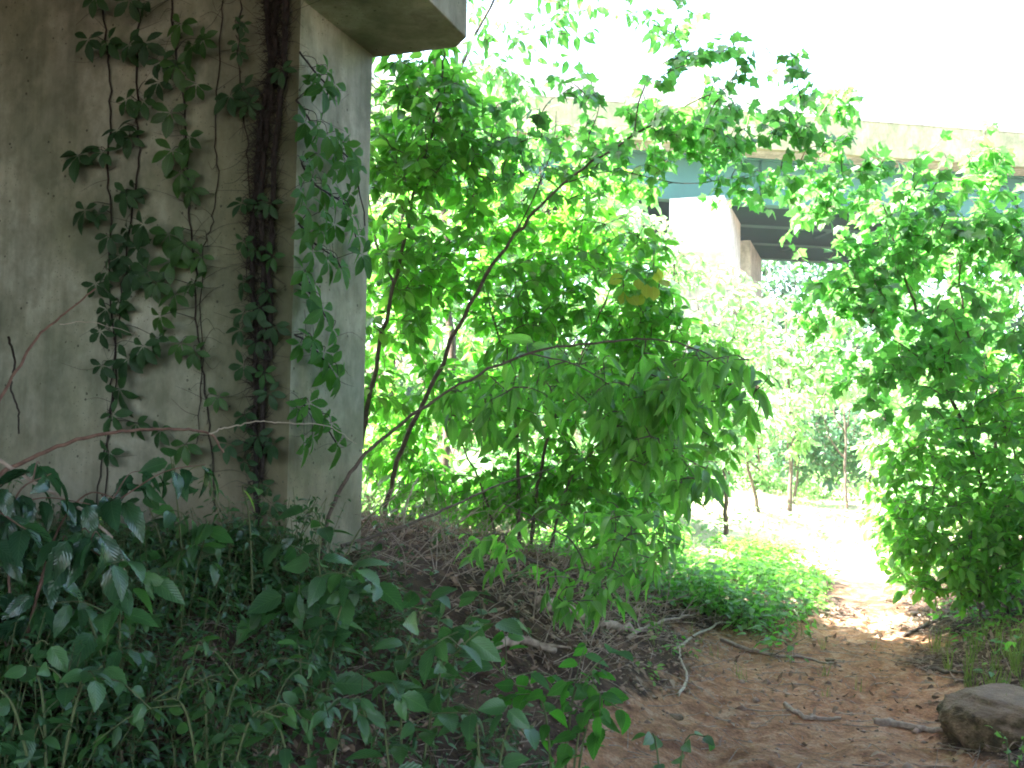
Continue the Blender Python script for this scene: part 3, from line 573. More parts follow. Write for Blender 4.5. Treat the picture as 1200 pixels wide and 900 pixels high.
grow(22, 'bank_shrub', 'dark dense shrub covering the right bank down to the ground', 'shrub', b0,
     [([b0, at(1140, 640, 7.8), at(1110, 580, 7.9), at(1080, 540, 8.0)], .016, .005), ([b0 + [.2, 0, 0], at(1180, 620, 7.8), at(1190, 540, 7.8), at(1170, 480, 7.8)], .018, .005), ([b0 + [.5, .1, 0], at(1230, 620, 7.8), at(1235, 520, 7.8)], .016, .005)],
     [B(1120, 600, 7.9, 70, 70, .6, 130, .2), B(1180, 560, 7.8, 80, 80, .7, 170, .2), B(1110, 660, 7.9, 60, 40, .4, 85, .1), B(1190, 650, 7.6, 70, 50, .5, 100, .15), B(1080, 560, 8.2, 45, 65, .6, 65, .2), B(1180, 470, 8, 60, 50, .5, 60, .3), B(1065, 640, 8.6, 35, 45, .6, 60, .15), B(1210, 560, 7.4, 50, 100, .5, 90, .2)],
     T_OV, .105, 'leaf_mid', spacing=.045, droop=.5, parts=('stem', 'foliage'))

# ------------------------------------------------------------------ trees beyond, sunlit
def far_tree(seed, name, label, px, d, top, blobs, leaf=.2, lm='leaf_far', spacing=.12, tm=None, **k):
    b0 = at(px, 500, d); b0[2] = gz(b0[0], b0[1]) - .05; t_ = at(top[0], top[1], d)
    rs = np.random.RandomState(seed + 500)
    stems = [([b0, .6 * b0 + .4 * t_ + rs.normal(0, .15, 3), t_], .012 * np.linalg.norm(t_ - b0) + .03, .02)]
    for _ in range(3):
        f = rs.uniform(.3, .6); p0 = b0 + (t_ - b0) * f; q = p0 + np.array([rs.normal(0, .8), rs.normal(0, .6), rs.uniform(.8, 1.8)]) * np.linalg.norm(t_ - b0) * .22
        stems.append(([p0, .5 * (p0 + q) + rs.normal(0, .1, 3), q], .03, .01))
    return grow(seed, name, label, 'tree', b0, stems, blobs, tm or T_OV, leaf, lm, spacing=spacing, twig=.6, twig_r=.007, nf=1.0, **k)
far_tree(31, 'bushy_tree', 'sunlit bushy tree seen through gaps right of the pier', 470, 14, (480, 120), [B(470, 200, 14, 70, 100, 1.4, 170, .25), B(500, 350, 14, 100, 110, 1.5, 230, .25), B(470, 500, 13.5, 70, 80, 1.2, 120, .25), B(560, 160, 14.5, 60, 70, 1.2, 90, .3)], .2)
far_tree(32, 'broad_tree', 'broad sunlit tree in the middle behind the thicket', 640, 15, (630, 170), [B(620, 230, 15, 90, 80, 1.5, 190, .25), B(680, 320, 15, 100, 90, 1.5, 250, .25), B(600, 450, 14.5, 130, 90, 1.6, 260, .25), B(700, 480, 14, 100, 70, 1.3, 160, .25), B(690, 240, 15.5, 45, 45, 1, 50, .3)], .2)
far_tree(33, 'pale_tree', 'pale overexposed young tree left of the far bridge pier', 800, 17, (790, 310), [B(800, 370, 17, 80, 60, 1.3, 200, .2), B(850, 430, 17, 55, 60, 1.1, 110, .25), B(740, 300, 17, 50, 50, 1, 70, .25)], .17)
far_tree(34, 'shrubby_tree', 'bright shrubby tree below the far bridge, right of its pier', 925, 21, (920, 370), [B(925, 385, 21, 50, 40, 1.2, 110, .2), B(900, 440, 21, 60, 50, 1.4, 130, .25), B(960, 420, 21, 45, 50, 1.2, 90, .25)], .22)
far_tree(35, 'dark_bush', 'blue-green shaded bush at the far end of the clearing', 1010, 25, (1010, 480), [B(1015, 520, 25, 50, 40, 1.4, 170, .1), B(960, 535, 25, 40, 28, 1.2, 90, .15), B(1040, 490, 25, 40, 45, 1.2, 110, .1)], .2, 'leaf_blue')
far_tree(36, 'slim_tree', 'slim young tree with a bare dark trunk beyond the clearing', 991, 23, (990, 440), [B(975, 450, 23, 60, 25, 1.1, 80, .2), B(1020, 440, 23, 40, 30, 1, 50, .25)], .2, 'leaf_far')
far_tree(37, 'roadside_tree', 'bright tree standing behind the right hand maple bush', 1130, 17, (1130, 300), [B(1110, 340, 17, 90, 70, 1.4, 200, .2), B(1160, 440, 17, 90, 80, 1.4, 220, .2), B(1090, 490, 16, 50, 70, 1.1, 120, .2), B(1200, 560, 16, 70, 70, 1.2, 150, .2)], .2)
b0 = np.array([-.7, 10.2, 0.]); b0[2] = gz(b0[0], b0[1]) - .05
grow(38, 'tall_tree', 'tall tree behind the thicket with leaf sprays hanging in at the top of the picture', 'tree', b0,
     [([b0, b0 + [.05, .1, 2.2], b0 + [-.1, 0, 4.6], b0 + [-.2, -.2, 7.4]], .075, .03), ([b0 + [-.1, 0, 4.6], b0 + [.5, -.2, 5.8], b0 + [1.1, -.4, 6.6]], .03, .01), ([b0 + [-.1, 0, 4.4], b0 + [-.8, .3, 5.6], b0 + [-1.5, .4, 6.8]], .03, .01)],
     [(np.array([-.6, 9.9, 7.3]), np.array([1.5, 1.3, 1.2]), 200, .3), (np.array([.6, 9.7, 6.9]), np.array([1.0, 1.2, .8]), 110, .3), (np.array([-1.9, 10.2, 7.0]), np.array([1.0, 1.2, .9]), 90, .3), B(640, 45, 9.6, 70, 50, .6, 24, .3), B(765, 10, 9.6, 30, 40, .4, 8, .2), B(570, 100, 10, 50, 50, .7, 30, .3)],
     T_OV, .13, 'leaf_maple', spacing=.07, droop=.6, twig=.4)
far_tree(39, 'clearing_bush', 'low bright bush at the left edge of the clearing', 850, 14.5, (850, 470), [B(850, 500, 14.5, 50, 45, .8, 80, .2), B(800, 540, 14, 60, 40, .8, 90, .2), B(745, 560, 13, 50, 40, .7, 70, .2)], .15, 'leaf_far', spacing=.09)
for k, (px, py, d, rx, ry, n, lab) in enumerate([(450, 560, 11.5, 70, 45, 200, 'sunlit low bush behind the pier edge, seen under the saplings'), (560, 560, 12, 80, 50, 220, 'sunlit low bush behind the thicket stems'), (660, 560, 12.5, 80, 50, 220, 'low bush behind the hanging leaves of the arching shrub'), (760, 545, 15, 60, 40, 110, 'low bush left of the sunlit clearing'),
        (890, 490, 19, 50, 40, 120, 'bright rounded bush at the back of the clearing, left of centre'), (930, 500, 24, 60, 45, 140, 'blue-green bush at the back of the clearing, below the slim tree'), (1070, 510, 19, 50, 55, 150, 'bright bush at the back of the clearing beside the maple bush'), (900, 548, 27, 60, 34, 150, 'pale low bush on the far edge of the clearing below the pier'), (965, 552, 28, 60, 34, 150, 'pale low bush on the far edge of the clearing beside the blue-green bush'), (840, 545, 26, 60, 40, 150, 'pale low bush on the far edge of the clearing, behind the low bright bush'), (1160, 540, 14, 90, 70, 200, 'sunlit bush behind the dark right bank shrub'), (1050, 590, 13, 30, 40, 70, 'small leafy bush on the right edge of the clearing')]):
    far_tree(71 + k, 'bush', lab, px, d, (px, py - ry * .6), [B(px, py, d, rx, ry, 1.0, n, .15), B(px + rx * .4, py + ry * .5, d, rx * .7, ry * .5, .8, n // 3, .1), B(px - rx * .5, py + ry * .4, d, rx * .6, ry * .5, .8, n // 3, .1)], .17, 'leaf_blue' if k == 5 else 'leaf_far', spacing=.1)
for k, (px, d, lab) in enumerate([(420, 42, 'dim tall tree behind the far bridge, hidden by the pier edge'), (700, 50, 'dim tree under the far bridge left of its pier'), (860, 52, 'dark ivy-hung tree in the shade under the far bridge'), (930, 50, 'dim tree under the far bridge right of its pier'), (1060, 52, 'tall dim tree behind the maple bush and under the far bridge'), (1220, 46, 'tall dim tree at the right edge behind the far bridge')]):
    far_tree(51 + k, 'woodland_tree', lab, px, d, (px, 300), [B(px, 320, d, 80, 60, 4, 160, .1), B(px - 20, 420, d, 100, 70, 4, 240, .1), B(px + 10, 500, d, 100, 50, 4, 160, .1)], .42, 'leaf_blue', spacing=.25, group='woodland trees behind the far bridge')

# ------------------------------------------------------------------ foreground plants
def gp(px, py): return ground_at(px, py)
def fg(seed, label, base, tips, leaf, tm=T_SER, lm='leaf_herb', name='seedling', **k):
    b = at(*base); b[2] = max(gz(b[0], b[1]) - .02, b[2] - .6)
    stems = []
    for tip in tips:
        pts = [at(*q) for q in tip]; stems.append([b] + pts)
    return sprig(seed, name, label, 'plant', stems, tm, leaf * .74, lm, **k)
fg(61, 'tall seedling of broad toothed leaves in front of the pier face', (218, 700, 3.7), [[(212, 640, 3.7), (206, 575, 3.7), (200, 535, 3.65)], [(190, 640, 3.6), (170, 580, 3.5)], [(235, 650, 3.6), (246, 610, 3.5)]], .135, spacing=.05, droop=.55, branch=2)
fg(62, 'seedling with one pair of vivid green leaves near the hairy vine', (300, 660, 3.9), [[(292, 610, 3.9), (284, 570, 3.8), (300, 572, 3.7)]], .15, T_OV, 'leaf_bright', spacing=.12, t0=.85)
fg(63, 'dark shrub of long glossy drooping leaves at the left edge', (20, 760, 2.9), [[(10, 660, 2.9), (20, 580, 2.9), (60, 555, 2.9)], [(50, 680, 2.8), (90, 640, 2.8), (130, 660, 2.75)], [(-20, 650, 2.9), (-10, 600, 2.85), (30, 620, 2.7)], [(60, 640, 3.0), (100, 580, 3.1), (140, 585, 3.1)]], .15, T_SER2, 'leaf_dark', name='glossy_shrub', spacing=.042, droop=.8, bm='cane', branch=3)
fg(64, 'seedling with big quilted leaves at the foot of the pier corner', (378, 770, 3.5), [[(376, 700, 3.5), (374, 650, 3.5), (380, 615, 3.6)], [(400, 710, 3.4), (440, 680, 3.3)], [(350, 720, 3.4), (330, 690, 3.3)], [(400, 690, 3.5), (430, 650, 3.6)]], .17, T_SER, 'leaf_herb', spacing=.055, droop=.5, branch=2)
fg(65, 'seedling with a large upright leaf near the bottom edge', (478, 900, 2.9), [[(470, 830, 2.9), (478, 760, 2.9), (500, 705, 2.9)], [(450, 840, 2.8), (458, 800, 2.75)], [(510, 810, 2.9), (540, 760, 2.9), (560, 740, 2.95)]], .15, T_SER, 'leaf_herb', spacing=.05, droop=.45, branch=2)
fg(66, 'bright green sapling with toothed leaves in front of the clay path', (655, 905, 3.1), [[(668, 840, 3.1), (690, 790, 3.1), (715, 765, 3.1)], [(690, 840, 3.0), (730, 830, 2.95)], [(640, 840, 3.1), (600, 800, 3.15), (570, 770, 3.2)], [(680, 850, 3.0), (705, 850, 2.9)]], .12, T_SER, 'leaf_spray', spacing=.045, droop=.5, branch=2)
fg(67, 'small seedling with rounded leaves at the bottom beside the path', (790, 920, 3.3), [[(800, 880, 3.3), (830, 862, 3.3)], [(770, 880, 3.3), (760, 860, 3.3)]], .10, T_SER, 'leaf_herb', spacing=.05)
fg(68, 'seedling with pale shiny leaves below the glossy left shrub', (150, 800, 2.9), [[(140, 740, 2.9), (150, 690, 2.85), (180, 680, 2.8)], [(110, 740, 2.9), (90, 700, 2.85)]], .13, T_SER2, 'leaf_herb', spacing=.05, droop=.7, branch=3)
fg(69, 'leafy seedling between the fallen log and the pier corner', (520, 790, 3.9), [[(515, 740, 3.9), (500, 700, 3.85), (470, 690, 3.8)], [(540, 740, 3.9), (570, 720, 3.9)]], .13, T_SER, 'leaf_herb', spacing=.045, branch=2)
fg(70, 'seedling of mid-green leaves low at the bottom centre', (570, 920, 2.8), [[(560, 860, 2.8), (540, 830, 2.8)], [(590, 870, 2.8), (625, 850, 2.8)]], .11, T_SER, 'leaf_herb', spacing=.055, branch=1)
fg(71, 'bramble-like plant trailing along the foot of the pier', (280, 720, 4.0), [[(250, 680, 4.0), (220, 640, 4.1)], [(300, 680, 4.0), (330, 640, 4.1)], [(270, 670, 4.0), (268, 630, 4.1)]], .11, T_SER, 'leaf_dark', spacing=.06, branch=2)
fg(72, 'dark leafy plant crowding the lower left corner', (60, 880, 2.4), [[(50, 820, 2.4), (30, 770, 2.4)], [(90, 820, 2.4), (120, 780, 2.4)], [(20, 840, 2.3), (-10, 800, 2.3)]], .10, T_SER, 'leaf_herb', spacing=.045, branch=3)
fg(73, 'ferny light green plant low in the foreground left of centre', (250, 880, 2.6), [[(240, 820, 2.6), (220, 780, 2.6)], [(270, 820, 2.6), (300, 790, 2.6)], [(220, 840, 2.5), (180, 820, 2.5)], [(290, 850, 2.5), (330, 840, 2.5)]], .07, T_OV, 'leaf_vine', spacing=.028, branch=4)
fg(74, 'grey-green low plant in front of the quilted-leaf seedling', (370, 900, 2.7), [[(360, 840, 2.7), (350, 800, 2.7)], [(400, 850, 2.7), (430, 840, 2.7)], [(330, 860, 2.6), (300, 850, 2.6)]], .085, T_OV, 'leaf_herb', spacing=.035, branch=3)
fg(75, 'spindly seedling with narrow leaves beside the boulder', (1185, 900, 4.2), [[(1180, 870, 4.2), (1165, 855, 4.2)], [(1200, 870, 4.2), (1210, 850, 4.2)]], .07, T_LAN, 'leaf_mid', spacing=.025)

def cane(seed, name, label, pts, r0, r1, m, cat='stem'):
    rs = np.random.RandomState(seed); c = crom([at(*p) for p in pts], 8); c = c + np.vstack([np.zeros(3), jit(rs, len(c) - 2, .002), np.zeros(3)])
    t = Tubes(); t.add(c, r0, r1, 7); o = t.build(name, M[m], None, c[0]); o.location = tuple(c[0]); return tag(o, label, cat)
cane(1, 'bramble_cane', 'reddish arching cane crossing low in front of the pier', [(-30, 570, 3.6), (30, 540, 3.7), (90, 516, 3.8), (150, 505, 3.9), (210, 503, 4.0), (245, 508, 4.1), (262, 530, 4.15)], .009, .004, 'cane')
cane(2, 'dry_cane', 'thin pale forked dry stem in front of the hairy vine', [(245, 508, 4.1), (270, 500, 4.1), (305, 494, 4.1), (340, 496, 4.1), (385, 500, 4.2), (418, 520, 4.3)], .0035, .0015, 'dry2')
cane(3, 'leaning_stem', 'brown stem leaning up across the left side of the pier', [(-30, 520, 3.6), (10, 450, 3.7), (45, 395, 3.8), (75, 368, 3.85), (112, 338, 3.9)], .007, .003, 'cane')
cane(4, 'dry_stalk', 'straight pale stalk slanting down at the left edge', [(-30, 520, 3.0), (40, 565, 3.0), (100, 600, 3.0), (140, 650, 3.0), (150, 720, 3.0)], .006, .004, 'dry')
cane(5, 'dead_stem', 'crooked whitish dead stem standing in the dark litter', [(476, 690, 6.2), (474, 640, 6.2), (473, 605, 6.2), (482, 575, 6.2), (490, 560, 6.25)], .009, .005, 'dry2')
cane(6, 'dark_twig', 'short dark curved vine stub hanging at the left edge of the pier', [(10, 395, 4.7), (17, 425, 4.8), (13, 455, 4.8), (21, 480, 4.75), (22, 508, 4.8)], .006, .004, 'bark_dark')
cane(7, 'thin_branch', 'long low branch reaching right from the pier foot', [(400, 640, 5.2), (450, 625, 5.4), (520, 598, 5.6), (580, 570, 5.8), (650, 548, 6.0)], .011, .004, 'bark')
cane(8, 'green_shoot', 'thin upright stem in front of the arching shrub leaves', [(395, 720, 4.2), (402, 660, 4.2), (430, 610, 4.3), (470, 575, 4.4)], .005, .002, 'green_stem')
cane(9, 'grass_stem', 'horizontal thin grass stem crossing the left of the pier', [(70, 380, 4.5), (110, 378, 4.5), (160, 392, 4.6)], .0025, .001, 'dry2')

# ------------------------------------------------------------------ fallen sticks, logs, boulder
def stick(seed, name, label, pts, r0, r1, m='dry', lift=0., cat='branch', forks=0):
    rs = np.random.RandomState(seed); P = []
    for i, p in enumerate(pts):
        q = gp(p[0], p[1]); q[2] += r0 * .6 + (p[2] if len(p) > 2 else 0) + lift; P.append(q)
    c = crom(P, 8); c = c + np.vstack([np.zeros(3), jit(rs, len(c) - 2, r0 * .3), np.zeros(3)])
    c[:, 2] = np.maximum(c[:, 2], gz(c[:, 0], c[:, 1]) + r0 * .6 + .007)
    t = Tubes(); t.add(c, r0 * 1.15, r1 * 1.15, 8)
    for k in range(forks):
        p0 = c[rs.randint(2, len(c) - 2)]; d = nrm(c[-1] - c[0]) * .18 + rs.normal(0, .08, 3) + UP * .06
        t.add(crom([p0, p0 + .5 * d + rs.normal(0, .01, 3), p0 + d], 4), r0 * .45, r0 * .15, 5)
    # close the butt ends
    o = t.build(name, M[m], None, c[0]); o.location = tuple(c[0])
    bm = bmesh.new(); bm.from_mesh(o.data); es = [e for e in bm.edges if e.is_boundary]; bmesh.ops.holes_fill(bm, edges=es, sides=12); bm.to_mesh(o.data); bm.free()
    return tag(o, label, cat)
stick(1, 'fallen_log', 'thickest pale fallen log lying at the foot of the dark thicket', [(630, 716, .03), (665, 726, .03), (700, 738, .02), (740, 745, .01)], .034, .02, 'dry', cat='log')
stick(2, 'fallen_branch', 'pale fallen branch just left of the fallen log in brown litter', [(525, 762, .02), (570, 766, .02), (615, 762, .03), (650, 772, .02)], .028, .014, 'dry', forks=1)
stick(3, 'fallen_branch', 'grey branch lying right of the log, running to the path edge', [(735, 752), (775, 735, .03), (815, 724, .02)], .014, .006, 'dry', forks=3)
stick(4, 'fallen_branch', 'thin pale branch slanting across the clay above its middle', [(790, 762), (830, 742, .02), (870, 731, .01)], .010, .005, 'dry2')
stick(5, 'fallen_branch', 'long thin branch lying flat along the clay slope', [(845, 752), (900, 768), (950, 775), (985, 784)], .012, .006, 'dry', forks=2)
stick(6, 'fallen_stick', 'straight brown stick beside the boulder at lower right', [(1024, 850), (1060, 856), (1090, 860), (1113, 861)], .017, .012, 'dry')
stick(7, 'fallen_stick', 'curved brown stick half buried in the clay at bottom', [(920, 828), (940, 842), (960, 846), (985, 845)], .012, .007, 'dry')
stick(8, 'fallen_stick', 'crooked white twig standing in the clay by the seedlings', [(795, 818), (805, 800, .02), (798, 782, .04), (796, 776, .08)], .008, .004, 'dry2')
stick(9, 'fallen_branch', 'dark branch lying across the path near its far end', [(1058, 748), (1080, 738), (1105, 725, .01), (1125, 716, .03)], .014, .008, 'bark', forks=1)
stick(10, 'fallen_stick', 'small flat pale stick lying where the path narrows', [(1040, 728), (1055, 729), (1075, 730)], .018, .012, 'dry2')
stick(11, 'fallen_branch', 'short dry branch poking out of the green patch beside the path', [(920, 712, .06), (932, 722, .03), (945, 733)], .010, .006, 'dry2')
stick(12, 'fallen_stick', 'brown stick end lying just above the boulder', [(1088, 788), (1105, 790), (1130, 792)], .014, .008, 'bark')
stick(13, 'fallen_branch', 'arched bare branch rising out of the dark litter', [(560, 690, .02), (600, 676, .10), (640, 680, .08), (665, 700, .0)], .012, .005, 'bark', forks=2)
stick(14, 'arched_twig', 'small pale hoop-shaped twig at the top of the clay', [(815, 722), (826, 722, .1), (838, 723, .06), (838, 727, 0)], .006, .003, 'dry2')

def rock(seed, name, label, c, rad, m, sub=4):
    bm = bmesh.new(); bmesh.ops.create_icosphere(bm, subdivisions=sub, radius=1)
    o_ = Vector((seed * 3.1, seed * 1.7, .4))
    for v in bm.verts:
        p = v.co.copy(); n = p.normalized()
        f = 1 + .26 * noise.noise(p * 1.3 + o_) + .16 * noise.noise(p * 2.9 + o_) + .10 * abs(noise.noise(p * 6 + o_)) + .05 * noise.noise(p * 14 + o_)
        q = n * f
        q = Vector((math.copysign(abs(q.x) ** .75, q.x), math.copysign(abs(q.y) ** .75, q.y), math.copysign(min(abs(q.z), .78), q.z)))
        v.co = Vector((q.x * rad[0], q.y * rad[1], q.z * rad[2]))
    for f in bm.faces: f.smooth = True
    me = bpy.data.meshes.new(name); bm.to_mesh(me); bm.free(); o = link(name, me, m); o.location = tuple(map(float, c)); o.rotation_euler = (0, 0, seed)
    return tag(o, label, 'rock')
def rock_mat():
    m, nt, N, L = mat('boulder_stone'); out = N('ShaderNodeOutputMaterial'); bs = N('ShaderNodeBsdfPrincipled'); g = N('ShaderNodeNewGeometry'); P = g.outputs['Position']
    n1 = noise_node(N, L, P, 12, 8, .7); n2 = noise_node(N, L, P, 40, 5, .6, (1, 1, 2.5))
    r1 = ramp(N, [(.36, (.055, .040, .018)), (.5, (.15, .105, .052)), (.62, (.30, .21, .12))]); L(n1.outputs[0], r1.inputs[0])
    sp = N('ShaderNodeSeparateXYZ'); L(g.outputs['Normal'], sp.inputs[0])
    tp = ramp(N, [(.55, (0, 0, 0)), (.8, (1, 1, 1))]); L(math_node(N, L, 'ADD', sp.outputs[2], math_node(N, L, 'MULTIPLY', math_node(N, L, 'SUBTRACT', n1.outputs[0], .5), .5)), tp.inputs[0])
    c = mixc(N, L, math_node(N, L, 'MULTIPLY', tp.outputs[0], .6), r1.outputs[0], (.27, .175, .12)); L(c, bs.inputs['Base Color']); bs.inputs['Roughness'].default_value = .9
    bp = N('ShaderNodeBump'); bp.inputs['Strength'].default_value = .7; bp.inputs['Distance'].default_value = .07; L(math_node(N, L, 'ADD', n1.outputs[0], n2.outputs[0]), bp.inputs['Height']); L(bp.outputs[0], bs.inputs['Normal']); L(bs.outputs[0], out.inputs[0]); return m
M['rock'] = rock_mat()
c = at(1212, 836, 5.05); c[2] = gz(c[0], c[1]) - .04
rock(2, 'boulder', 'mossy brown boulder capped with pink clay at the lower right', c, (.42, .36, .23), M['rock'], 5)
for i, (px, py, r_, lab) in enumerate([(790, 843, .035, 'small dark stone half sunk in the clay left of the path'), (1070, 722, .05, 'flat pale stone where the path narrows'), (972, 776, .03, 'small grey stone below the green patch'), (1046, 705, .05, 'rounded stone at the foot of the right bank')]):
    c = gp(px, py); c[2] += r_ * .15; rock(3 + i, 'stone', lab, c, (r_ * 1.4, r_, r_ * .6), M['rock'], 3)

# ------------------------------------------------------------------ scattered litter and ground cover (stuff)
def inside_pier(X, Y):
    a = (X - C0[0]) * eT[0] + (Y - C0[1]) * eT[1]; b = (X - C0[0]) * eS[0] + (Y - C0[1]) * eS[1]
    return (a > -4.7) & (a < .03) & (b > -.03) & (b < TH + .03)
def scatter(rs, n, s0, s1, t0, t1, dens=None):
    s = rs.uniform(s0, s1, n); t = rs.uniform(t0, t1, n); X, Y = xy(s, t); k = ~inside_pier(X, Y)
    if dens is not None: k &= rs.uniform(0, 1, n) < dens(X, Y, s, t)
    X, Y = X[k], Y[k]; return X, Y, gz(X, Y)
rs = np.random.RandomState(77)
X, Y, Z = scatter(rs, 24000, 1.5, 11, -4.2, 3.2, lambda X, Y, s, t: np.clip(1.05 - .93 * path_mask(X, Y), .05, 1) * (.35 + .65 * (vnoise(X * 1.5, Y * 1.5, 31) > -.2)))
lv = Leaves(); n = len(X); P = np.stack([X, Y, Z + rs.uniform(.004, .03, n)], 1); D = jit(rs, n, 1) * np.array([1, 1, .35]); N_ = UP + jit(rs, n, .45); L_ = rs.uniform(.02, .062, n); h = n // 2
lv.add(T_DEAD, P[:h], D[:h], N_[:h], L_[:h], rs.uniform(0, 1, h)); lv.add(T_DEAD2, P[h:], D[h:], N_[h:], L_[h:], rs.uniform(0, 1, n - h))
tag(lv.build('leaf_litter', M['leaf_dead']), 'brown dead leaf litter covering the shaded ground', 'leaf litter', kind='stuff')
X, Y, Z = scatter(rs, 9500, 1.8, 10.5, -4.0, 3.0, lambda X, Y, s, t: np.clip(1.0 - .72 * path_mask(X, Y), .1, 1) * (.3 + .7 * (vnoise(X * 1.2, Y * 1.2, 33) > -.1)))
tb = Tubes()
for x, y, z in zip(X, Y, Z):
    a = rs.uniform(0, 6.283); l = rs.gamma(2, .06) + .03; d = np.array([math.cos(a), math.sin(a), rs.normal(0, .22)]) * l; p = np.array([x, y, z + rs.uniform(.004, .035)])
    tb.add(np.array([p, p + .5 * d + rs.normal(0, .06, 3) * l, p + d]), rs.uniform(.0012, .0035), .0008, 3)
X, Y, Z = scatter(rs, 900, 4.8, 9.5, -3.8, -1.3)
for x, y, z in zip(X, Y, Z):
    l = rs.uniform(.15, .7); d = nrm(np.array([rs.normal(0, .8), rs.normal(0, .8), rs.uniform(.1, 1.2)])) * l; p = np.array([x, y, z - .01])
    tb.add(crom([p, p + .5 * d + rs.normal(0, .08, 3) * l, p + d - UP * .1 * l], 4), rs.uniform(.002, .005), .001, 4)
X, Y, Z = scatter(rs, 330, 3.2, 9.5, -1.9, .9)
for x, y, z in zip(X, Y, Z):
    a = rs.uniform(0, 6.283); l = rs.gamma(2.5, .07) + .05; d = np.array([math.cos(a), math.sin(a), rs.normal(0, .06)]) * l; p = np.array([x, y, z + .006])
    c = crom([p, p + .5 * d + rs.normal(0, .09, 3) * l * np.array([1, 1, .3]), p + d], 5); c[:, 2] = np.maximum(c[:, 2], gz(c[:, 0], c[:, 1]) + .003); tb.add(c, rs.uniform(.002, .0055), .0015, 4)
tag(tb.build('twig_litter', M['dry']), 'fine dry twigs and straw strewn over the ground', 'twigs', kind='stuff')
X, Y, Z = scatter(rs, 7000, 1.8, 10, -1.7, 1.1)
tv = np.array([(1, 0, 0), (-1, 0, 0), (0, 1, 0), (0, -1, 0), (0, 0, .7), (0, 0, -.7)]); tf = np.array([(0, 2, 4), (2, 1, 4), (1, 3, 4), (3, 0, 4), (2, 0, 5), (1, 2, 5), (3, 1, 5), (0, 3, 5)])
n = len(X); rr = rs.gamma(1.6, .0032, n) + .002; V = np.stack([X, Y, Z + .3 * rr], 1)[:, None] + rr[:, None, None] * tv[None] * rs.uniform(.6, 1.4, (n, 6, 1))
o = link('pebbles', mesh_np('pebbles', V.reshape(-1, 3), (tf[None] + np.arange(n)[:, None, None] * 6).reshape(-1, 3), smooth=False), M['clod']); tag(o, 'tiny clods and pebbles on the clay path', 'pebbles', kind='stuff')

def cover(seed, name, label, n, box, dens, tm, leaf, lm, h=.14, k=5, spread=.06):
    rs = np.random.RandomState(seed); X, Y, Z = scatter(rs, n, *box, dens); m = len(X); lv = Leaves(); tb = Tubes()
    H = h * rs.uniform(.35, 1.2, m) * (.6 + .6 * (vnoise(X * 2, Y * 2, seed) + .5).clip(0, 1))
    base = np.stack([X, Y, Z - .01], 1); top = base + np.stack([rs.normal(0, .3, m) * H, rs.normal(0, .3, m) * H, H], 1)
    for b, t in zip(base, top): tb.add(np.array([b, .5 * (b + t) + rs.normal(0, .006, 3), t]), .002, .0012, 3)
    for q in range(k):
        a = rs.uniform(0, 6.283, m) ; f = rs.uniform(.45, 1, m)[:, None]; D = np.stack([np.cos(a), np.sin(a), rs.normal(-.05, .3, m)], 1); L_ = leaf * rs.uniform(.6, 1.2, m)
        lv.add(tm, base + (top - base) * f + D * rs.uniform(.0, spread, (m, 1)), D, UP + jit(rs, m, .35), L_, rs.uniform(0, 1, m))
    o = lv.build(name, M[lm]); tag(o, label, 'ground cover', kind='stuff')
    tb.build('stems', M['green_stem'], o)
cover(81, 'ground_cover', 'dark low leafy ground cover on the bank before the pier', 9000, (1.2, 6.2, -4.2, -1.1), lambda X, Y, s, t: np.clip(.85 * sstep(-t, 1.15, 2.0) * (.25 + 1.2 * (vnoise(X * 1.6, Y * 1.6, 41) + .35).clip(0, 1)) * (1 - .95 * sstep(s, 3.3, 4.5)), 0, 1), T_OV, .048, 'leaf_herb', .17, 7)
cover(86, 'ground_cover', 'fine-leaved dark undergrowth tangled in the lower left corner', 4600, (1.2, 4.0, -4.2, -.95), lambda X, Y, s, t: np.clip(sstep(-t, 1.0, 1.9) * (.2 + 1.4 * (vnoise(X * 2.3, Y * 2.3, 61) + .25).clip(0, 1)), 0, 1), T_LAN, .042, 'leaf_herb', .30, 9, .07)
cover(82, 'ground_cover', 'bright low leafy plants between the thicket and the path', 5200, (7.3, 13.5, -3.0, -.3), lambda X, Y, s, t: sstep(-t, .32 - .34 * sstep(s, 7.5, 10), .8 - .35 * sstep(s, 8, 10)) * np.clip(.12 + 1.5 * (vnoise(X * 2.1, Y * 2.1, 43) + .15), 0, 1) * sstep(s, 7.2, 8.2), T_OV, .08, 'leaf_mid', .27, 6, .11)
cover(83, 'ground_cover', 'green ground cover at the foot of the right bank', 1800, (6.0, 13, .35, 2.6), lambda X, Y, s, t: sstep(t, .45, 1.0) * np.clip(.3 + sstep(s, 6.8, 8.5), 0, 1) * np.clip(.4 + .8 * (vnoise(X * 1.5, Y * 1.5, 45) + .3), 0, 1), T_OV, .065, 'leaf_mid', .2, 6, .08)
cover(84, 'ground_cover', 'sunlit low weeds in the clearing and along its edges', 3500, (12.5, 30, -7, 6), lambda X, Y, s, t: np.clip(.2 + sstep(np.abs(t + .6), 1.2, 2.6), 0, 1) * np.clip(.35 + (vnoise(X * .8, Y * .8, 47) + .2), 0, 1), T_OV, .12, 'leaf_far', .45, 6, .14)
cover(85, 'ground_cover', 'sparse seedlings along the shaded foot of the thicket', 260, (5.5, 9.0, -3.4, -1.0), lambda X, Y, s, t: (vnoise(X * 1.8, Y * 1.8, 49) > .1) * 1., T_OV, .05, 'leaf_mid', .12, 5)
rs = np.random.RandomState(91); lv = Leaves()
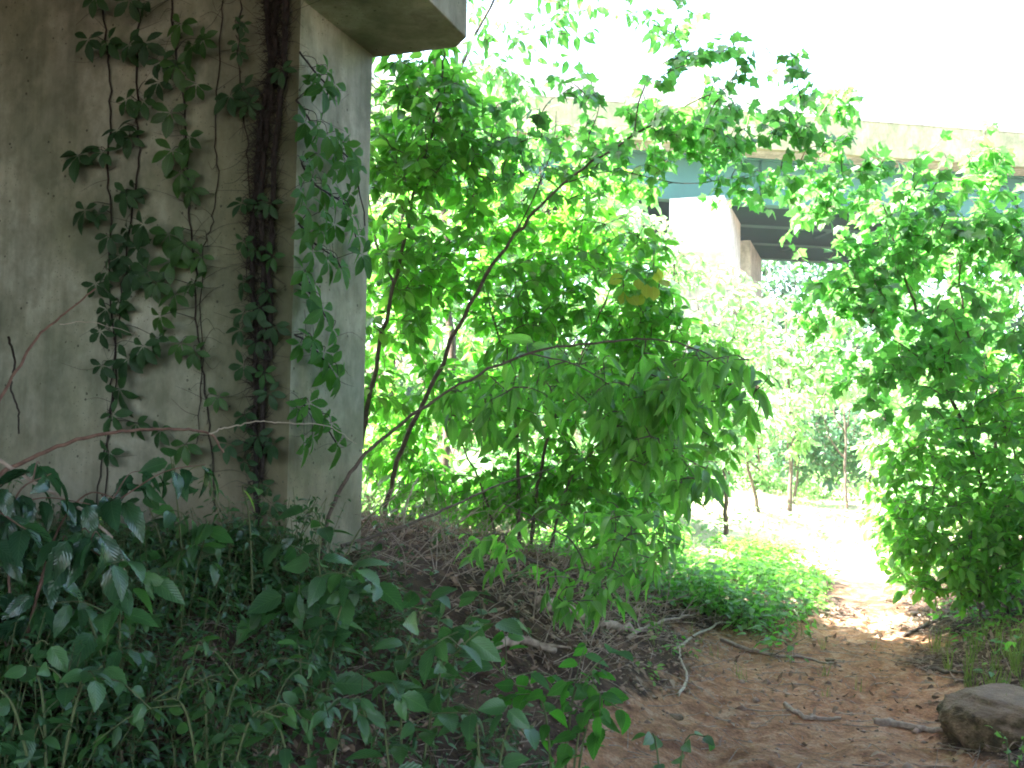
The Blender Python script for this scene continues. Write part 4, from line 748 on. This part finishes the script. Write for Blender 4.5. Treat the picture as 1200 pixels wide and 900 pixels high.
def tufts(n, box, dens, lo, hi, per):
    X, Y, Z = scatter(rs, n, *box, dens)
    for x, y, z in zip(X, Y, Z):
        k = per; a = rs.uniform(0, 6.283, k); D = np.stack([np.cos(a) * .4, np.sin(a) * .4, np.ones(k)], 1) + jit(rs, k, .15)
        lv.add(T_GR, np.array([x, y, z - .01]) + jit(rs, k, .015) * np.array([1, 1, 0]), D, np.stack([np.cos(a), np.sin(a), np.full(k, .8)], 1), rs.uniform(lo, hi, k), rs.uniform(0, 1, k))
tufts(45, (5.6, 8.0, .5, 1.3), None, .08, .2, 14); tufts(30, (3.8, 6.0, .75, 1.5), None, .07, .18, 12)
tufts(900, (12, 28, -5, 4), lambda X, Y, s, t: np.clip(sstep(np.abs(t), .4, 1.4), 0, 1), .06, .17, 9); tufts(30, (6.0, 9, -1.6, .3), lambda X, Y, s, t: np.full(len(X), .5), .05, .12, 8)
tag(lv.build('grass', M['grass']), 'tufts of grass beside the path and across the clearing', 'grass', kind='stuff')

# ------------------------------------------------------------------ volume added to imitate lens glare
hm = bpy.data.materials.new('glare_volume'); hm.use_nodes = True; hn = hm.node_tree; hn.nodes.clear()
ho = hn.nodes.new('ShaderNodeOutputMaterial'); hv = hn.nodes.new('ShaderNodeVolumePrincipled'); hv.inputs['Color'].default_value = (.9, .95, 1, 1); hv.inputs['Density'].default_value = .0005; hv.inputs['Anisotropy'].default_value = .3
hn.links.new(hv.outputs[0], ho.inputs['Volume'])
bm = bmesh.new(); prism(bm, [(-365, -75), (365, -75), (365, 505), (-365, 505)], -3.5, 24); hz = bm_obj('glare_veil', bm, hm, None, (0, 0, 0)); hz['kind'] = 'stuff'; hz['label'] = 'thin volume added to imitate lens glare over the bright distance'
# ------------------------------------------------------------------ light, sky, camera
sx, sy = -.55, -.08; el = math.atan2(1, math.hypot(sx, sy))
sd = bpy.data.lights.new('sun', 'SUN'); sd.energy = 5.0; sd.angle = R(.5); sd.color = (1, .95, .87)
so = bpy.data.objects.new('sun', sd); COL.objects.link(so); so.location = (0, -10, 30)
so.rotation_euler = Vector((-sx, -sy, -1)).to_track_quat('-Z', 'Y').to_euler()
w_ = bpy.data.worlds.new('World'); sc.world = w_; w_.use_nodes = True; nt = w_.node_tree; nt.nodes.clear()
wo = nt.nodes.new('ShaderNodeOutputWorld'); bg = nt.nodes.new('ShaderNodeBackground'); sk = nt.nodes.new('ShaderNodeTexSky')
sk.sky_type = 'NISHITA'; sk.sun_disc = False; sk.sun_elevation = el; sk.sun_rotation = math.atan2(sx, sy); sk.dust_density = 3.5; sk.air_density = 1.0; sk.ozone_density = 1.0
bg.inputs['Strength'].default_value = .15; nt.links.new(sk.outputs[0], bg.inputs[0]); nt.links.new(bg.outputs[0], wo.inputs[0])
cd = bpy.data.cameras.new('camera'); cd.sensor_width = 36; cd.lens = FPX / 1200 * 36; cd.clip_start = .05; cd.clip_end = 1500
co = bpy.data.objects.new('camera', cd); COL.objects.link(co)
from mathutils import Matrix
co.matrix_world = Matrix(((_rt[0], _up[0], -_f[0], CAM[0]), (_rt[1], _up[1], -_f[1], CAM[1]), (_rt[2], _up[2], -_f[2], CAM[2]), (0, 0, 0, 1)))
sc.camera = co
vs = sc.view_settings; vs.view_transform = 'Standard'; vs.look = 'None'; vs.exposure = 3.75; vs.gamma = 1; vs.use_curve_mapping = False
cy = sc.cycles; cy.use_denoising = True; cy.max_bounces = 9; cy.diffuse_bounces = 4; cy.glossy_bounces = 3; cy.transmission_bounces = 6; cy.transparent_max_bounces = 8; cy.sample_clamp_indirect = 8
cy.filter_width = 1.9
try: cy.denoiser = 'OPENIMAGEDENOISE'
except Exception: pass
